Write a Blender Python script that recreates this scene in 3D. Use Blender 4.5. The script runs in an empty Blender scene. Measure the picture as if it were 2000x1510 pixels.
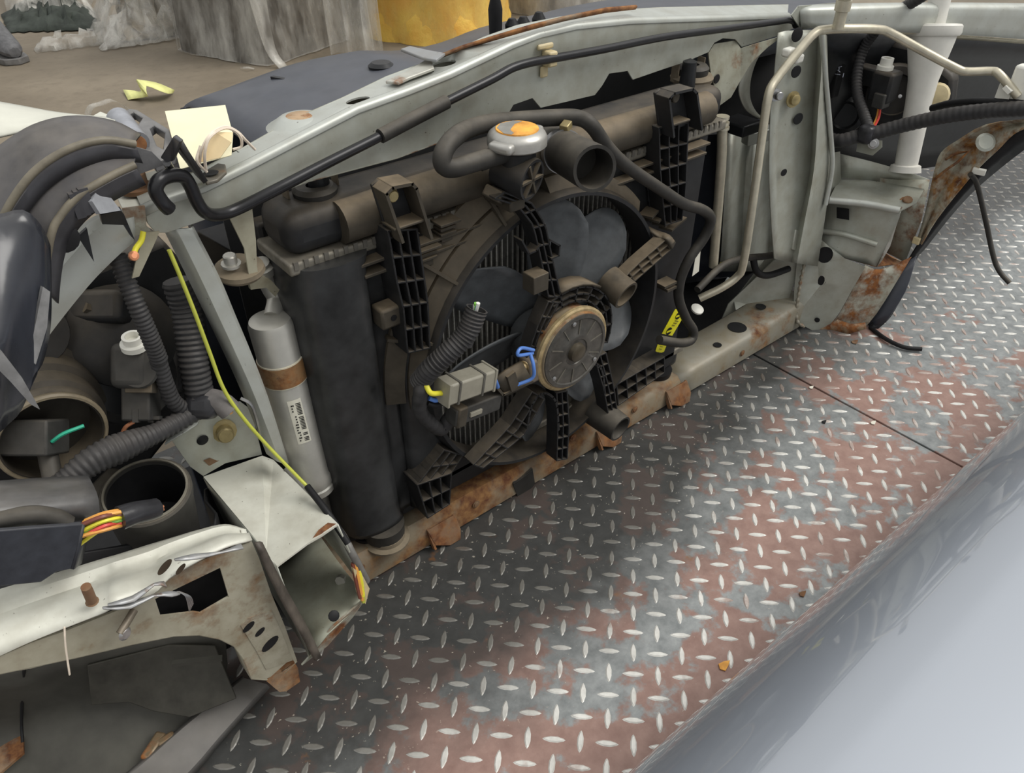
import bpy, bmesh, math, random
from mathutils import Vector, Matrix
from mathutils.geometry import delaunay_2d_cdt
random.seed(7)
V = Vector
scene = bpy.context.scene
COL = scene.collection

# ---------------------------------------------------------------- camera (x along the crossmember, y towards the car's front, z up)
F_PX = 1500.0
PITCH = math.radians(37.5)
YAW = math.radians(39.3)
CAM = V((-0.255, -0.602, 0.80))
FWD = V((math.sin(YAW) * math.cos(PITCH), math.cos(YAW) * math.cos(PITCH), -math.sin(PITCH)))
RGT = V((math.cos(YAW), -math.sin(YAW), 0))
UPV = RGT.cross(FWD)
cd = bpy.data.cameras.new('camera')
cd.sensor_width = 36.0
cd.sensor_fit = 'HORIZONTAL'
cd.lens = 36.0 * F_PX / 2000.0
cd.clip_start = 0.01
cam = bpy.data.objects.new('camera', cd)
COL.objects.link(cam)
M = Matrix.Identity(4)
for i in range(3):
    M[i][0], M[i][1], M[i][2], M[i][3] = RGT[i], UPV[i], -FWD[i], CAM[i]
cam.matrix_world = M
scene.camera = cam

# ---------------------------------------------------------------- light: a plain overcast sky
world = bpy.data.worlds.new('overcast_sky')
scene.world = world
world.use_nodes = True
nt = world.node_tree
nt.nodes.clear()
wo = nt.nodes.new('ShaderNodeOutputWorld')
bg = nt.nodes.new('ShaderNodeBackground')
tc = nt.nodes.new('ShaderNodeTexCoord')
sp = nt.nodes.new('ShaderNodeSeparateXYZ')
rp = nt.nodes.new('ShaderNodeValToRGB')
rp.color_ramp.elements[0].position = 0.0
rp.color_ramp.elements[0].color = (0.30, 0.30, 0.30, 1)
rp.color_ramp.elements[1].position = 0.75
rp.color_ramp.elements[1].color = (1.0, 1.0, 0.985, 1)
nt.links.new(tc.outputs['Generated'], sp.inputs[0])
nt.links.new(sp.outputs['Z'], rp.inputs[0])
nt.links.new(rp.outputs[0], bg.inputs[0])
bg.inputs[1].default_value = 1.05
nt.links.new(bg.outputs[0], wo.inputs[0])
sl = bpy.data.lights.new('veiled_sun', 'SUN')
sl.energy = 2.0
sl.angle = math.radians(35)
sl.color = (1.0, 0.97, 0.92)
so = bpy.data.objects.new('veiled_sun', sl)
COL.objects.link(so)
so.rotation_euler = V((0.62, -0.45, 0.95)).to_track_quat('Z', 'Y').to_euler()
vs = scene.view_settings
vs.view_transform = 'Standard'
vs.look = 'None'
vs.exposure = 0.0
vs.gamma = 1.0
vs.use_curve_mapping = False

# ---------------------------------------------------------------- where a thing seen in the photograph stands in the place
def ray(px, py):
    return RGT * ((px - 1000) / F_PX) + UPV * ((755 - py) / F_PX) + FWD
def aY(px, py, y):
    r = ray(px, py); return CAM + r * ((y - CAM.y) / r.y)
def aX(px, py, x):
    r = ray(px, py); return CAM + r * ((x - CAM.x) / r.x)
def aZ(px, py, z=0.0):
    r = ray(px, py); return CAM + r * ((z - CAM.z) / r.z)
def QY(y, *pp):
    return [aY(a, b, y) for a, b in pp]
def QX(x, *pp):
    return [aX(a, b, x) for a, b in pp]
def Q3(*pp):
    return [aY(a, b, y) for a, b, y in pp]
def QX3(*pp):
    return [aX(a, b, x) for a, b, x in pp]
def lerp_tab(tab, x):
    if x <= tab[0][0]: return tab[0][1]
    for (a, u), (b, v) in zip(tab, tab[1:]):
        if x <= b: return u + (v - u) * (x - a) / (b - a)
    return tab[-1][1]

# ---------------------------------------------------------------- materials
MATS = {}
def N(t, kind, **kw):
    n = t.nodes.new(kind)
    for k, v in kw.items(): setattr(n, k, v)
    return n
def L(t, a, b): t.links.new(a, b)
def ramp(t, src, p0, p1, c0=(0, 0, 0, 1), c1=(1, 1, 1, 1)):
    r = N(t, 'ShaderNodeValToRGB')
    e = r.color_ramp.elements
    e[0].position, e[1].position, e[0].color, e[1].color = p0, p1, c0, c1
    L(t, src, r.inputs[0]); return r.outputs[0]
def noise(t, vec, scale, detail=5, rough=.6):
    n = N(t, 'ShaderNodeTexNoise')
    n.inputs['Scale'].default_value = scale
    n.inputs['Detail'].default_value = detail
    n.inputs['Roughness'].default_value = rough
    L(t, vec, n.inputs['Vector']); return n.outputs['Fac']
def mix(t, fac, a, b):
    m = N(t, 'ShaderNodeMix', data_type='RGBA')
    if hasattr(fac, 'links'): L(t, fac, m.inputs[0])
    else: m.inputs[0].default_value = fac
    for s, i in ((a, 6), (b, 7)):
        if hasattr(s, 'links'): L(t, s, m.inputs[i])
        else: m.inputs[i].default_value = (*s[:3], 1)
    return m.outputs[2]
def mth(t, op, a, b):
    m = N(t, 'ShaderNodeMath', operation=op, use_clamp=True)
    for s, i in ((a, 0), (b, 1)):
        if hasattr(s, 'links'): L(t, s, m.inputs[i])
        else: m.inputs[i].default_value = s
    return m.outputs[0]
def new_mat(name):
    m = bpy.data.materials.new(name); m.use_nodes = True
    t = m.node_tree
    p = t.nodes['Principled BSDF']
    c = N(t, 'ShaderNodeTexCoord').outputs['Object']
    return m, t, p, c
def setin(t, p, key, v):
    if hasattr(v, 'links'): L(t, v, p.inputs[key])
    else: p.inputs[key].default_value = (*v[:3], 1) if isinstance(v, (tuple, list)) else v
def bump(t, p, h, s, d=.002):
    b = N(t, 'ShaderNodeBump'); b.inputs['Strength'].default_value = s; b.inputs['Distance'].default_value = d
    L(t, h, b.inputs['Height']); L(t, b.outputs[0], p.inputs['Normal'])
RUST_A, RUST_B = (.30, .115, .03), (.10, .035, .014)
def plain(name, col, rough=.5, metal=0.0, var=.25, dust=0.0, dustcol=(.20, .165, .12), scale=60, bmp=.05, coat=0.0, spec=.26):
    """one colour with slight mottling and, where asked, dust lying on faces that look up"""
    if name in MATS: return MATS[name]
    m, t, p, c = new_mat(name)
    n = noise(t, c, scale)
    dark = tuple(x * (1 - var) for x in col); lite = tuple(min(1, x * (1 + var)) for x in col)
    colr = mix(t, ramp(t, n, .3, .7), dark, lite)
    if dust:
        g = N(t, 'ShaderNodeNewGeometry'); s = N(t, 'ShaderNodeSeparateXYZ'); L(t, g.outputs['Normal'], s.inputs[0])
        up = ramp(t, s.outputs['Z'], .05, .95, (.05, .05, .05, 1), (1, 1, 1, 1))
        n2 = ramp(t, noise(t, c, 22, 6), .32, .68)
        f = mth(t, 'MULTIPLY', mth(t, 'MULTIPLY', up, mth(t, 'ADD', mth(t, 'MULTIPLY', n2, .8), .2)), dust)
        colr = mix(t, f, colr, dustcol)
    setin(t, p, 'Base Color', colr)
    p.inputs['Roughness'].default_value = rough
    p.inputs['Metallic'].default_value = metal
    if coat: p.inputs['Coat Weight'].default_value = coat
    if max(col) < .07 and not metal: p.inputs['Specular IOR Level'].default_value = spec
    if bmp: bump(t, p, n, bmp)
    MATS[name] = m; return m
def paint(name, col, rust=.2, dirt=.3, rough=.42, metal=.25, scale=9, rcol=RUST_A, metalonly=0):
    """body paint: grime film, dark specks and blooming rust"""
    if name in MATS: return MATS[name]
    m, t, p, c = new_mat(name)
    n1 = noise(t, c, scale * 1.3, 8, .65); n2 = noise(t, c, scale * 4, 8, .6); n3 = noise(t, c, 260, 3)
    base = mix(t, mth(t, 'MULTIPLY', ramp(t, n2, .38, .72), dirt), col, (.20, .165, .10))
    base = mix(t, ramp(t, n3, .70, .76), base, (.09, .075, .05))
    rm = ramp(t, mth(t, 'ADD', mth(t, 'MULTIPLY', n1, .72), mth(t, 'MULTIPLY', n2, .28)), .70 - rust * .5, .78 - rust * .42)
    rc = mix(t, ramp(t, noise(t, c, 70, 6), .35, .65), RUST_B, rcol)
    setin(t, p, 'Base Color', mix(t, rm, base, rc))
    setin(t, p, 'Roughness', ramp(t, rm, 0, 1, (rough,) * 3 + (1,), (.9, .9, .9, 1)))
    setin(t, p, 'Metallic', ramp(t, rm, 0, 1, (metal,) * 3 + (1,), (0, 0, 0, 1)))
    bump(t, p, mth(t, 'ADD', mth(t, 'MULTIPLY', n2, .3), mth(t, 'MULTIPLY', rm, noise(t, c, 180))), .25, .0012)
    MATS[name] = m; return m

silver = paint('silver_body_paint', (.41, .425, .375), rust=.13, dirt=.42, metal=.3)
silver_clean = paint('silver_body_paint_clean', (.48, .50, .465), rust=.05, dirt=.25, metal=.35)
silver_rusty = paint('silver_body_paint_rusting', (.44, .45, .38), rust=.40, dirt=.55, scale=12)
cream = paint('weathered_pale_paint', (.66, .66, .58), rust=.16, dirt=.35, metal=.05, scale=8)
apron_m = paint('grimy_apron_paint', (.43, .41, .32), rust=.36, dirt=.7, metal=.1, scale=7, rcol=(.26, .12, .035))
rusty = paint('rusted_steel', (.33, .27, .19), rust=.66, dirt=.9, metal=.1, scale=6, rcol=(.33, .15, .05), rough=.7)
beam_m = paint('rusting_crossmember_paint', (.22, .18, .125), rust=.52, dirt=.8, metal=.1, scale=7, rcol=(.27, .14, .05), rough=.62)
rust_m = paint('orange_rust', (.20, .11, .06), rust=.5, dirt=.6, metal=0, scale=24, rough=.9, rcol=(.26, .115, .04))
plastic = plain('dusty_black_plastic', (.018, .019, .021), .48, dust=.55, bmp=.03)
plastic_clean = plain('satin_black_plastic', (.016, .017, .019), .38, dust=.12, dustcol=(.1, .1, .1), bmp=.02)
plastic_dusty = plain('brown_dusted_plastic', (.056, .049, .038), .62, dust=.95, dustcol=(.23, .18, .12), bmp=.04)
blade_m = plain('grey_fan_plastic', (.085, .092, .098), .5, dust=.3, dustcol=(.15, .14, .12), bmp=.02)
panel_m = plain('black_shroud_panel', (.034, .035, .036), .32, dust=.35, dustcol=(.11, .105, .095), var=.6, scale=16, bmp=.02)
rubber = plain('matt_rubber', (.030, .029, .027), .55, dust=.75, dustcol=(.17, .15, .12), bmp=.05)
rubber_dk = plain('black_rubber', (.012, .012, .013), .55, bmp=.03)
loom_m = plain('grey_loom_tube', (.036, .036, .038), .5, dust=.45, dustcol=(.14, .125, .11), bmp=0)
alu = plain('dull_aluminium', (.50, .49, .45), .42, .55, var=.08, dust=.35, dustcol=(.40, .37, .29))
alu_pipe = plain('dull_aluminium_pipe', (.55, .51, .40), .38, .55, var=.14, dust=.2, dustcol=(.3, .25, .16))
fin_m = plain('radiator_fin', (.085, .082, .074), .6, .4, var=.3, scale=90)
tube_m = plain('radiator_tube', (.50, .49, .45), .5, .5, var=.3)
dustrub = plain('dusty_mount_rubber', (.16, .13, .09), .8, dust=.5, dustcol=(.33, .27, .18))
zinc = plain('yellow_zinc', (.36, .29, .14), .4, .5, var=.3)
steel = plain('bare_steel', (.42, .42, .42), .34, .85, var=.25)
white_p = plain('white_nylon', (.78, .77, .70), .4, var=.05)
washer_m = plain('aged_white_polythene', (.70, .69, .64), .45, var=.05, dust=.3, dustcol=(.5, .47, .38))
motor_m = paint('corroded_motor_can', (.30, .24, .16), rust=.40, dirt=.9, metal=.2, scale=14, rcol=(.34, .17, .06), rough=.6)
motor_lip = plain('brass_coloured_lip', (.42, .32, .17), .5, .3, var=.4)
motor_face = plain('motor_cover', (.10, .095, .085), .38, .5, var=.35)
conn_grey = plain('grey_connector', (.27, .255, .205), .5, var=.12)
conn_blk = plain('black_connector', (.045, .045, .043), .5, dust=.3)
yellow_l = plain('yellow_sticker', (.86, .80, .02), .4, var=.04, bmp=0)
ink = plain('black_ink', (.01, .01, .01), .5, bmp=0)
label_m = plain('paper_sticker', (.72, .70, .60), .6, var=.05, bmp=0)
paper = plain('cream_card', (.84, .80, .56), .7, var=.04, bmp=0)
paper2 = plain('buff_card', (.80, .64, .38), .7, var=.06, bmp=0)
string_m = plain('pale_string', (.80, .70, .58), .8, bmp=0)
wires = {k: plain(k + '_wire', v, .35, var=.08, bmp=0) for k, v in dict(yellow=(.80, .74, .05), green=(.25, .60, .10), red=(.80, .09, .07), orange=(.80, .38, .08), blue=(.10, .23, .62), brown=(.20, .06, .04), white=(.8, .8, .75), teal=(.03, .40, .25), pink=(.80, .35, .33), lime=(.52, .55, .08)).items()}
copper = plain('copper_strand', (.80, .34, .18), .35, .7, var=.2)
tape_m = plain('loom_tape', (.03, .03, .033), .28, bmp=.2)
bumper_m = plain('blue_grey_plastic', (.050, .056, .072), .40, var=.15, dust=.25, dustcol=(.14, .14, .15), scale=30, bmp=.02)
clip_m = plain('yellowed_clip', (.55, .46, .27), .5, var=.15)
cap_m = plain('cast_cap', (.44, .43, .40), .40, .6, var=.15)
orange_st = plain('orange_cap_paint', (.85, .36, .06), .6, var=.4)

def obj(name, verts, faces, mat, parent=None, smooth=True, bevel=0, seg=2, solid=0, sub=0, ang=38, off=0):
    me = bpy.data.meshes.new(name)
    me.from_pydata([tuple(v) for v in verts], [], faces)
    me.update()
    return _fin(name, me, mat, parent, smooth, bevel, seg, solid, sub, ang, off)
def _fin(name, me, mat, parent, smooth, bevel, seg, solid, sub, ang, off=0):
    b = bmesh.new(); b.from_mesh(me); bmesh.ops.recalc_face_normals(b, faces=b.faces); b.to_mesh(me); b.free()
    me.materials.append(mat)
    if smooth:
        me.polygons.foreach_set('use_smooth', [True] * len(me.polygons))
        me.set_sharp_from_angle(angle=math.radians(ang))
    o = bpy.data.objects.new(name, me); COL.objects.link(o)
    put(o, parent)
    if sub:
        s = o.modifiers.new('sub', 'SUBSURF'); s.levels = s.render_levels = sub
    if solid:
        s = o.modifiers.new('solid', 'SOLIDIFY'); s.thickness = solid; s.offset = off
    if bevel:
        s = o.modifiers.new('bevel', 'BEVEL'); s.width = bevel; s.segments = seg; s.limit_method = 'ANGLE'; s.angle_limit = math.radians(40)
    return o
def put(o, parent):
    if parent is not None:
        o.parent = parent
        loc, q = V(parent.location), parent.parent
        while q is not None: q = None
        if parent.type == 'EMPTY': o.matrix_parent_inverse = Matrix.Translation(-loc)
def tag(o, label, cat, group=None, kind=None):
    o['label'] = label
    if cat: o['category'] = cat
    if group: o['group'] = group
    if kind: o['kind'] = kind
    return o
def thing(name, label, cat, loc, group=None):
    o = bpy.data.objects.new(name, None); COL.objects.link(o)
    o.location = V(loc); o.empty_display_size = .02
    return tag(o, label, cat, group)

def slab(name, pts, th, mat, parent=None, holes=(), bevel=0, d=None, smooth=True):
    """a flat or gently warped sheet cut to an outline, with real thickness and holes"""
    nrm = V((0, 0, 0)); c0 = sum((V(p) for p in pts), V()) / len(pts)
    for i in range(len(pts)): nrm += (V(pts[i]) - c0).cross(V(pts[(i + 1) % len(pts)]) - c0)
    nrm.normalize(); eu = nrm.orthogonal().normalized(); ev = nrm.cross(eu)
    P3, E2 = [], []
    for loop in [pts] + list(holes):
        b = len(P3); n_ = len(loop); P3 += [V(p) for p in loop]; E2 += [(b + i, b + (i + 1) % n_) for i in range(n_)]
    P2 = [V(((p - c0).dot(eu), (p - c0).dot(ev))) for p in P3]
    v2, _, f2, ov, _, _ = delaunay_2d_cdt(P2, E2, [], 0, 1e-7)
    loops2, k = [], 0
    for loop in [pts] + list(holes): loops2.append(P2[k:k + len(loop)]); k += len(loop)
    def inside(q, L2):
        r = False
        for i in range(len(L2)):
            a, b = L2[i], L2[i - 1]
            if (a.y > q.y) != (b.y > q.y) and q.x < (b.x - a.x) * (q.y - a.y) / (b.y - a.y) + a.x: r = not r
        return r
    bm = bmesh.new(); bv = []
    for q, o_ in zip(v2, ov):
        if o_: bv.append(bm.verts.new(P3[o_[0]]))
        else:
            near = min(range(len(P2)), key=lambda i: (P2[i] - q).length)
            bv.append(bm.verts.new(c0 + eu * q.x + ev * q.y + nrm * (P3[near] - c0).dot(nrm)))
    for f in f2:
        q = (v2[f[0]] + v2[f[1]] + v2[f[2]]) / 3
        if inside(q, loops2[0]) and not any(inside(q, h) for h in loops2[1:]):
            try: bm.faces.new([bv[i] for i in f])
            except ValueError: pass
    for vv in [w for w in bm.verts if not w.link_faces]: bm.verts.remove(vv)
    if d is None:
        c = sum((V(p) for p in pts), V()) / len(pts)
        d = nrm * (1 if nrm.dot(c - CAM) > 0 else -1)
    ext = bmesh.ops.extrude_face_region(bm, geom=bm.faces[:])
    bmesh.ops.translate(bm, vec=V(d).normalized() * th, verts=[g for g in ext['geom'] if isinstance(g, bmesh.types.BMVert)])
    me = bpy.data.meshes.new(name); bm.to_mesh(me); bm.free()
    return _fin(name, me, mat, parent, smooth, bevel, 2, 0, 0, 30)
def ell(c, u, v, ru, rv, n=20, a0=0):
    return [c + u * (ru * math.cos(a0 + 2 * math.pi * i / n)) + v * (rv * math.sin(a0 + 2 * math.pi * i / n)) for i in range(n)]
def spline(pts, res):
    if res <= 1 or len(pts) < 3: return [V(p) for p in pts]
    P = [V(p) for p in pts]; P = [P[0] * 2 - P[1]] + P + [P[-1] * 2 - P[-2]]; out = []
    for i in range(1, len(P) - 2):
        a, b, c, d_ = P[i - 1:i + 3]
        for k in range(res):
            s = k / res
            out.append(.5 * ((2 * b) + (c - a) * s + (2 * a - 5 * b + 4 * c - d_) * s * s + (3 * b - a - 3 * c + d_) * s ** 3))
    return out + [P[-2]]
def tube(name, pts, r, mat, parent=None, n=10, res=6, ribs=0, amp=.12, hollow=0, rad=None, flat=None):
    path = spline(pts, res)
    if ribs:
        q = [path[0]]; acc = 0; step = ribs / 4
        for a, b in zip(path, path[1:]):
            l = (b - a).length; s = step - acc
            while s <= l:
                q.append(a + (b - a) * (s / l)); s += step
            acc = l - (s - step)
        path = q if len(q) > 2 else path
    verts, faces = [], []
    T = [(path[min(i + 1, len(path) - 1)] - path[max(i - 1, 0)]).normalized() for i in range(len(path))]
    u = T[0].orthogonal().normalized(); rings = []
    for i, p in enumerate(path):
        u = (u - T[i] * u.dot(T[i])).normalized(); w = T[i].cross(u)
        rr = r if rad is None else lerp_tab(rad, i / (len(path) - 1))
        if ribs and i % 4 < 2: rr *= 1 - amp
        base = len(verts)
        for k in range(n):
            a = 2 * math.pi * k / n
            verts.append(p + u * (rr * math.cos(a)) + w * (rr * math.sin(a)))
        rings.append((base, u, w, p, rr))
    for i in range(len(path) - 1):
        for k in range(n):
            a, b = i * n + k, i * n + (k + 1) % n
            faces.append((a, b, b + n, a + n))
    faces.append(tuple(range(n - 1, -1, -1)))
    e0 = (len(path) - 1) * n
    if hollow:
        base, u, w, p, rr = rings[-1]; ri = rr - hollow; b1 = len(verts)
        dep = min(.04, sum((b - a).length for a, b in zip(path, path[1:])) * .7)
        for off in (0, -dep):
            for k in range(n):
                a = 2 * math.pi * k / n
                verts.append(p + T[-1] * off + u * (ri * math.cos(a)) + w * (ri * math.sin(a)))
        for k in range(n):
            k2 = (k + 1) % n
            faces.append((e0 + k, e0 + k2, b1 + k2, b1 + k)); faces.append((b1 + k, b1 + k2, b1 + n + k2, b1 + n + k))
        faces.append(tuple(range(b1 + n, b1 + 2 * n)))
    else: faces.append(tuple(range(e0, e0 + n)))
    return obj(name, verts, faces, mat, parent, ang=50)
def lathe(name, base, axis, prof, mat, parent=None, n=32, caps=True):
    axis = V(axis).normalized(); u = axis.orthogonal().normalized(); w = axis.cross(u)
    verts, faces = [], []
    for h, r in prof:
        for k in range(n):
            a = 2 * math.pi * k / n
            verts.append(V(base) + axis * h + u * (r * math.cos(a)) + w * (r * math.sin(a)))
    for i in range(len(prof) - 1):
        for k in range(n):
            a, b = i * n + k, i * n + (k + 1) % n
            faces.append((a, b, b + n, a + n))
    if caps and prof[0][1] > 0 and prof[0] != prof[-1]: faces.append(tuple(range(n - 1, -1, -1)))
    if caps and prof[-1][1] > 0 and prof[0] != prof[-1]: faces.append(tuple(range((len(prof) - 1) * n, len(prof) * n)))
    bm_v = obj(name, verts, faces, mat, parent, ang=32)
    b = bmesh.new(); b.from_mesh(bm_v.data); bmesh.ops.remove_doubles(b, verts=b.verts, dist=1e-5); b.to_mesh(bm_v.data); b.free()
    return bm_v
def boxv(c, sx, sy, sz, ax=None, az=None):
    ax = V(ax).normalized() if ax is not None else V((1, 0, 0)); az = V(az) if az is not None else V((0, 0, 1))
    az = (az - ax * az.dot(ax)).normalized(); ay = az.cross(ax); c = V(c)
    vs_ = [c + ax * (sx / 2 * i) + ay * (sy / 2 * j) + az * (sz / 2 * k) for i in (-1, 1) for j in (-1, 1) for k in (-1, 1)]
    return vs_, [(0, 1, 3, 2), (4, 6, 7, 5), (0, 4, 5, 1), (2, 3, 7, 6), (0, 2, 6, 4), (1, 5, 7, 3)]
def box(name, c, sx, sy, sz, mat, parent=None, ax=None, az=None, bevel=.001, seg=2):
    v, f = boxv(c, sx, sy, sz, ax, az)
    return obj(name, v, f, mat, parent, bevel=bevel, seg=seg)
def boxes(name, lst, mat, parent=None, bevel=0):
    """several moulded-together ribs of one piece: lst of boxv results"""
    v, f = [], []
    for vv, ff in lst:
        b = len(v); v += vv; f += [tuple(i + b for i in q) for q in ff]
    return obj(name, v, f, mat, parent, bevel=bevel)
def rib(p, q, t, d, dep=V((0, 1, 0))):
    """a rib from p to q, t thick in the face, d deep along dep"""
    p, q = V(p), V(q); ax = (q - p); ln = ax.length; c = (p + q) / 2 + dep * (d / 2)
    return boxv(c, ln + t * .6, t, d, ax, dep) if False else boxv(c, ln + t * .6, t, d, ax, dep)
def resample(pts, n):
    P = [V(p) for p in pts]; ds = [0]
    for a, b in zip(P, P[1:]): ds.append(ds[-1] + (b - a).length)
    out = []
    for i in range(n):
        s = ds[-1] * i / (n - 1)
        for k in range(len(P) - 1):
            if s <= ds[k + 1] + 1e-9:
                out.append(P[k] + (P[k + 1] - P[k]) * ((s - ds[k]) / max(1e-9, ds[k + 1] - ds[k]))); break
    return out
def ladder(name, left, right, d, rungs, mat, parent, t=.0022, mids=1, floor=False, n=9):
    """a moulded channel arm: side walls, mid walls and cross ribs open towards the engine"""
    A, B = resample(left, n), resample(right, n); ls = []
    for m in range(mids + 2):
        f = m / (mids + 1); ln = [a + (b - a) * f for a, b in zip(A, B)]
        for p, q in zip(ln, ln[1:]): ls.append(rib(p, q, t, d))
    A2, B2 = resample(left, rungs), resample(right, rungs)
    for p, q in zip(A2, B2): ls.append(rib(p, q, t, d * .96))
    if floor:
        for i in range(n - 1):
            c = (A[i] + B[i] + A[i + 1] + B[i + 1]) / 4 + V((0, d - t / 2, 0))
            ls.append(boxv(c, ((A[i + 1] + B[i + 1]) - (A[i] + B[i])).length / 2 * 1.05, t, (B[i] - A[i]).length, (A[i + 1] + B[i + 1]) - (A[i] + B[i]), B[i] - A[i]))
    return boxes(name, ls, mat, parent, bevel=.0005)
def loft(name, secs, mat, parent=None, solid=.0015, closed=False, res=1, cres=1, off=0, sub=0, bevel=0):
    S = [spline(s, cres) for s in secs]
    if res > 1:
        cols = [spline([s[i] for s in S], res) for i in range(len(S[0]))]
        S = [[c[k] for c in cols] for k in range(len(cols[0]))]
    n = len(S[0]); verts = [p for s in S for p in s]; faces = []
    for i in range(len(S) - 1):
        for k in range(n if closed else n - 1):
            a, b = i * n + k, i * n + (k + 1) % n
            faces.append((a, b, b + n, a + n))
    return obj(name, verts, faces, mat, parent, solid=solid, off=off, sub=sub, bevel=bevel, ang=45)
def bolt(name, c, axis, r, mat, parent, h=None, washer=1.5):
    h = h or r * 1.1
    o = lathe(name, c, axis, [(0, r * washer), (h * .25, r * washer), (h * .3, r), (h, r), (h * 1.1, r * .82), (h * 1.1, 0)], mat, parent, n=12)
    return o
# ================================================================ the ground and the steel plates
def ground_mat():
    m, t, p, c = new_mat('packed_dirt_concrete')
    n1 = noise(t, c, 2.2, 8); n2 = noise(t, c, 30, 6); n3 = noise(t, c, 140, 3)
    col = mix(t, ramp(t, n1, .3, .7), (.150, .122, .086), (.245, .205, .150))
    col = mix(t, mth(t, 'MULTIPLY', ramp(t, n2, .5, .75), .5), col, (.13, .105, .075))
    col = mix(t, ramp(t, n3, .735, .76), col, (.5, .46, .38))
    setin(t, p, 'Base Color', col); p.inputs['Roughness'].default_value = .75
    bump(t, p, n2, .4, .004); return m
def oil_shade_mask(t, c):
    """old oil stain around the cut front end, with the shade there painted in"""
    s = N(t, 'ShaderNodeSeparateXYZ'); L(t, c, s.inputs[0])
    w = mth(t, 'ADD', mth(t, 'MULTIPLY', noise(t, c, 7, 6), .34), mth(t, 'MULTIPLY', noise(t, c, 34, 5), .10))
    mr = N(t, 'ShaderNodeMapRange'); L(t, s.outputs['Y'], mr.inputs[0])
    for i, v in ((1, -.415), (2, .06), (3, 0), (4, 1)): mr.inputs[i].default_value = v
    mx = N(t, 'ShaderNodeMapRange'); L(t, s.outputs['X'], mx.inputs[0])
    for i, v in ((1, .25), (2, 1.05), (3, .16), (4, -.22)): mx.inputs[i].default_value = v  # darkening fades to the right: the brighter light there, painted in
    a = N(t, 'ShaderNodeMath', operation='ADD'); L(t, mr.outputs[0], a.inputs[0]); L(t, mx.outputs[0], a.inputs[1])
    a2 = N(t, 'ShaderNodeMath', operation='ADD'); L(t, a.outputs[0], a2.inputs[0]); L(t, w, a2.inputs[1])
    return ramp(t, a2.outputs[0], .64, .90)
def plate_mat():
    m, t, p, c = new_mat('worn_red_primed_steel')
    n1 = noise(t, c, 9, 7, .6); n2 = noise(t, c, 45, 7, .65); n3 = noise(t, c, 220, 3)
    red = mix(t, ramp(t, n2, .3, .7), (.25, .148, .122), (.37, .240, .200))
    worn = mix(t, ramp(t, n2, .3, .7), (.17, .185, .187), (.36, .375, .372))
    sx = N(t, 'ShaderNodeSeparateXYZ'); L(t, c, sx.inputs[0]); wx = N(t, 'ShaderNodeMapRange'); L(t, sx.outputs['X'], wx.inputs[0])
    for i_, v_ in ((1, .95), (2, 1.45), (3, 0), (4, .13)): wx.inputs[i_].default_value = v_  # more bare steel to the right, painting in the sky's reflection
    wy = N(t, 'ShaderNodeMapRange'); L(t, sx.outputs['Y'], wy.inputs[0])
    for i_, v_ in ((1, -.42), (2, -.14), (3, -.045), (4, .035)): wy.inputs[i_].default_value = v_
    wxy = N(t, 'ShaderNodeMath', operation='ADD'); L(t, wx.outputs[0], wxy.inputs[0]); L(t, wy.outputs[0], wxy.inputs[1])
    wm = ramp(t, mth(t, 'ADD', mth(t, 'ADD', mth(t, 'MULTIPLY', n1, .8), mth(t, 'MULTIPLY', n2, .2)), wxy.outputs[0]), .49, .53)
    col = mix(t, wm, red, worn)
    col = mix(t, ramp(t, n3, .71, .74), col, (.48, .44, .38))
    o = oil_shade_mask(t, c)
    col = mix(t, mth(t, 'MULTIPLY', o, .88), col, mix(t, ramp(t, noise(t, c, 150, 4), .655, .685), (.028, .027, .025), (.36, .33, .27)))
    rn = ramp(t, noise(t, c, 16, 5), .67, .74)
    col = mix(t, mth(t, 'MULTIPLY', rn, .7), col, (.22, .095, .03))
    setin(t, p, 'Base Color', col)
    setin(t, p, 'Metallic', mth(t, 'MULTIPLY', wm, .2))
    setin(t, p, 'Roughness', mix(t, wm, (.55, .55, .55), (.38, .38, .38)))
    bump(t, p, n2, .15, .001); return m
def lozenge_mat():
    m, t, p, c = new_mat('polished_tread_steel'); c = N(t, 'ShaderNodeNewGeometry').outputs['Position']
    n2 = noise(t, c, 60, 6); o = oil_shade_mask(t, c)
    col = mix(t, ramp(t, n2, .3, .7), (.60, .59, .55), (.84, .83, .78))
    sx = N(t, 'ShaderNodeSeparateXYZ'); L(t, c, sx.inputs[0]); wx = N(t, 'ShaderNodeMapRange'); L(t, sx.outputs['X'], wx.inputs[0])
    for i_, v_ in ((1, .35), (2, .80), (3, -.10), (4, .02)): wx.inputs[i_].default_value = v_
    wa = N(t, 'ShaderNodeMath', operation='ADD'); L(t, noise(t, c, 11, 6), wa.inputs[0]); L(t, wx.outputs[0], wa.inputs[1])
    col = mix(t, mth(t, 'MULTIPLY', ramp(t, wa.outputs[0], .50, .58), .75), col, (.36, .24, .20))
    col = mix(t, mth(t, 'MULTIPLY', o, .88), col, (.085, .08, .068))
    setin(t, p, 'Base Color', col); p.inputs['Metallic'].default_value = .15; p.inputs['Roughness'].default_value = .34
    bump(t, p, n2, .2, .0006); return m
g = obj('floor', [(-3, -2, -.014), (7, -2, -.014), (7, 8, -.014), (-3, 8, -.014)], [(0, 1, 2, 3)], ground_mat(), smooth=False)
tag(g, 'brown dirt-stained yard floor behind the car front', 'floor', kind='structure')
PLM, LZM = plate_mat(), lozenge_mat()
LA, LB, LO = V((.02035, -.01955, 0)), V((.02035, .0195, 0)), V((.0674, -.1671, 0))
def in_view(p):
    d = p - CAM; z = d.dot(FWD)
    return z > .05 and -40 < 1000 + F_PX * d.dot(RGT) / z < 2040 and -40 < 755 - F_PX * d.dot(UPV) / z < 1550
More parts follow.
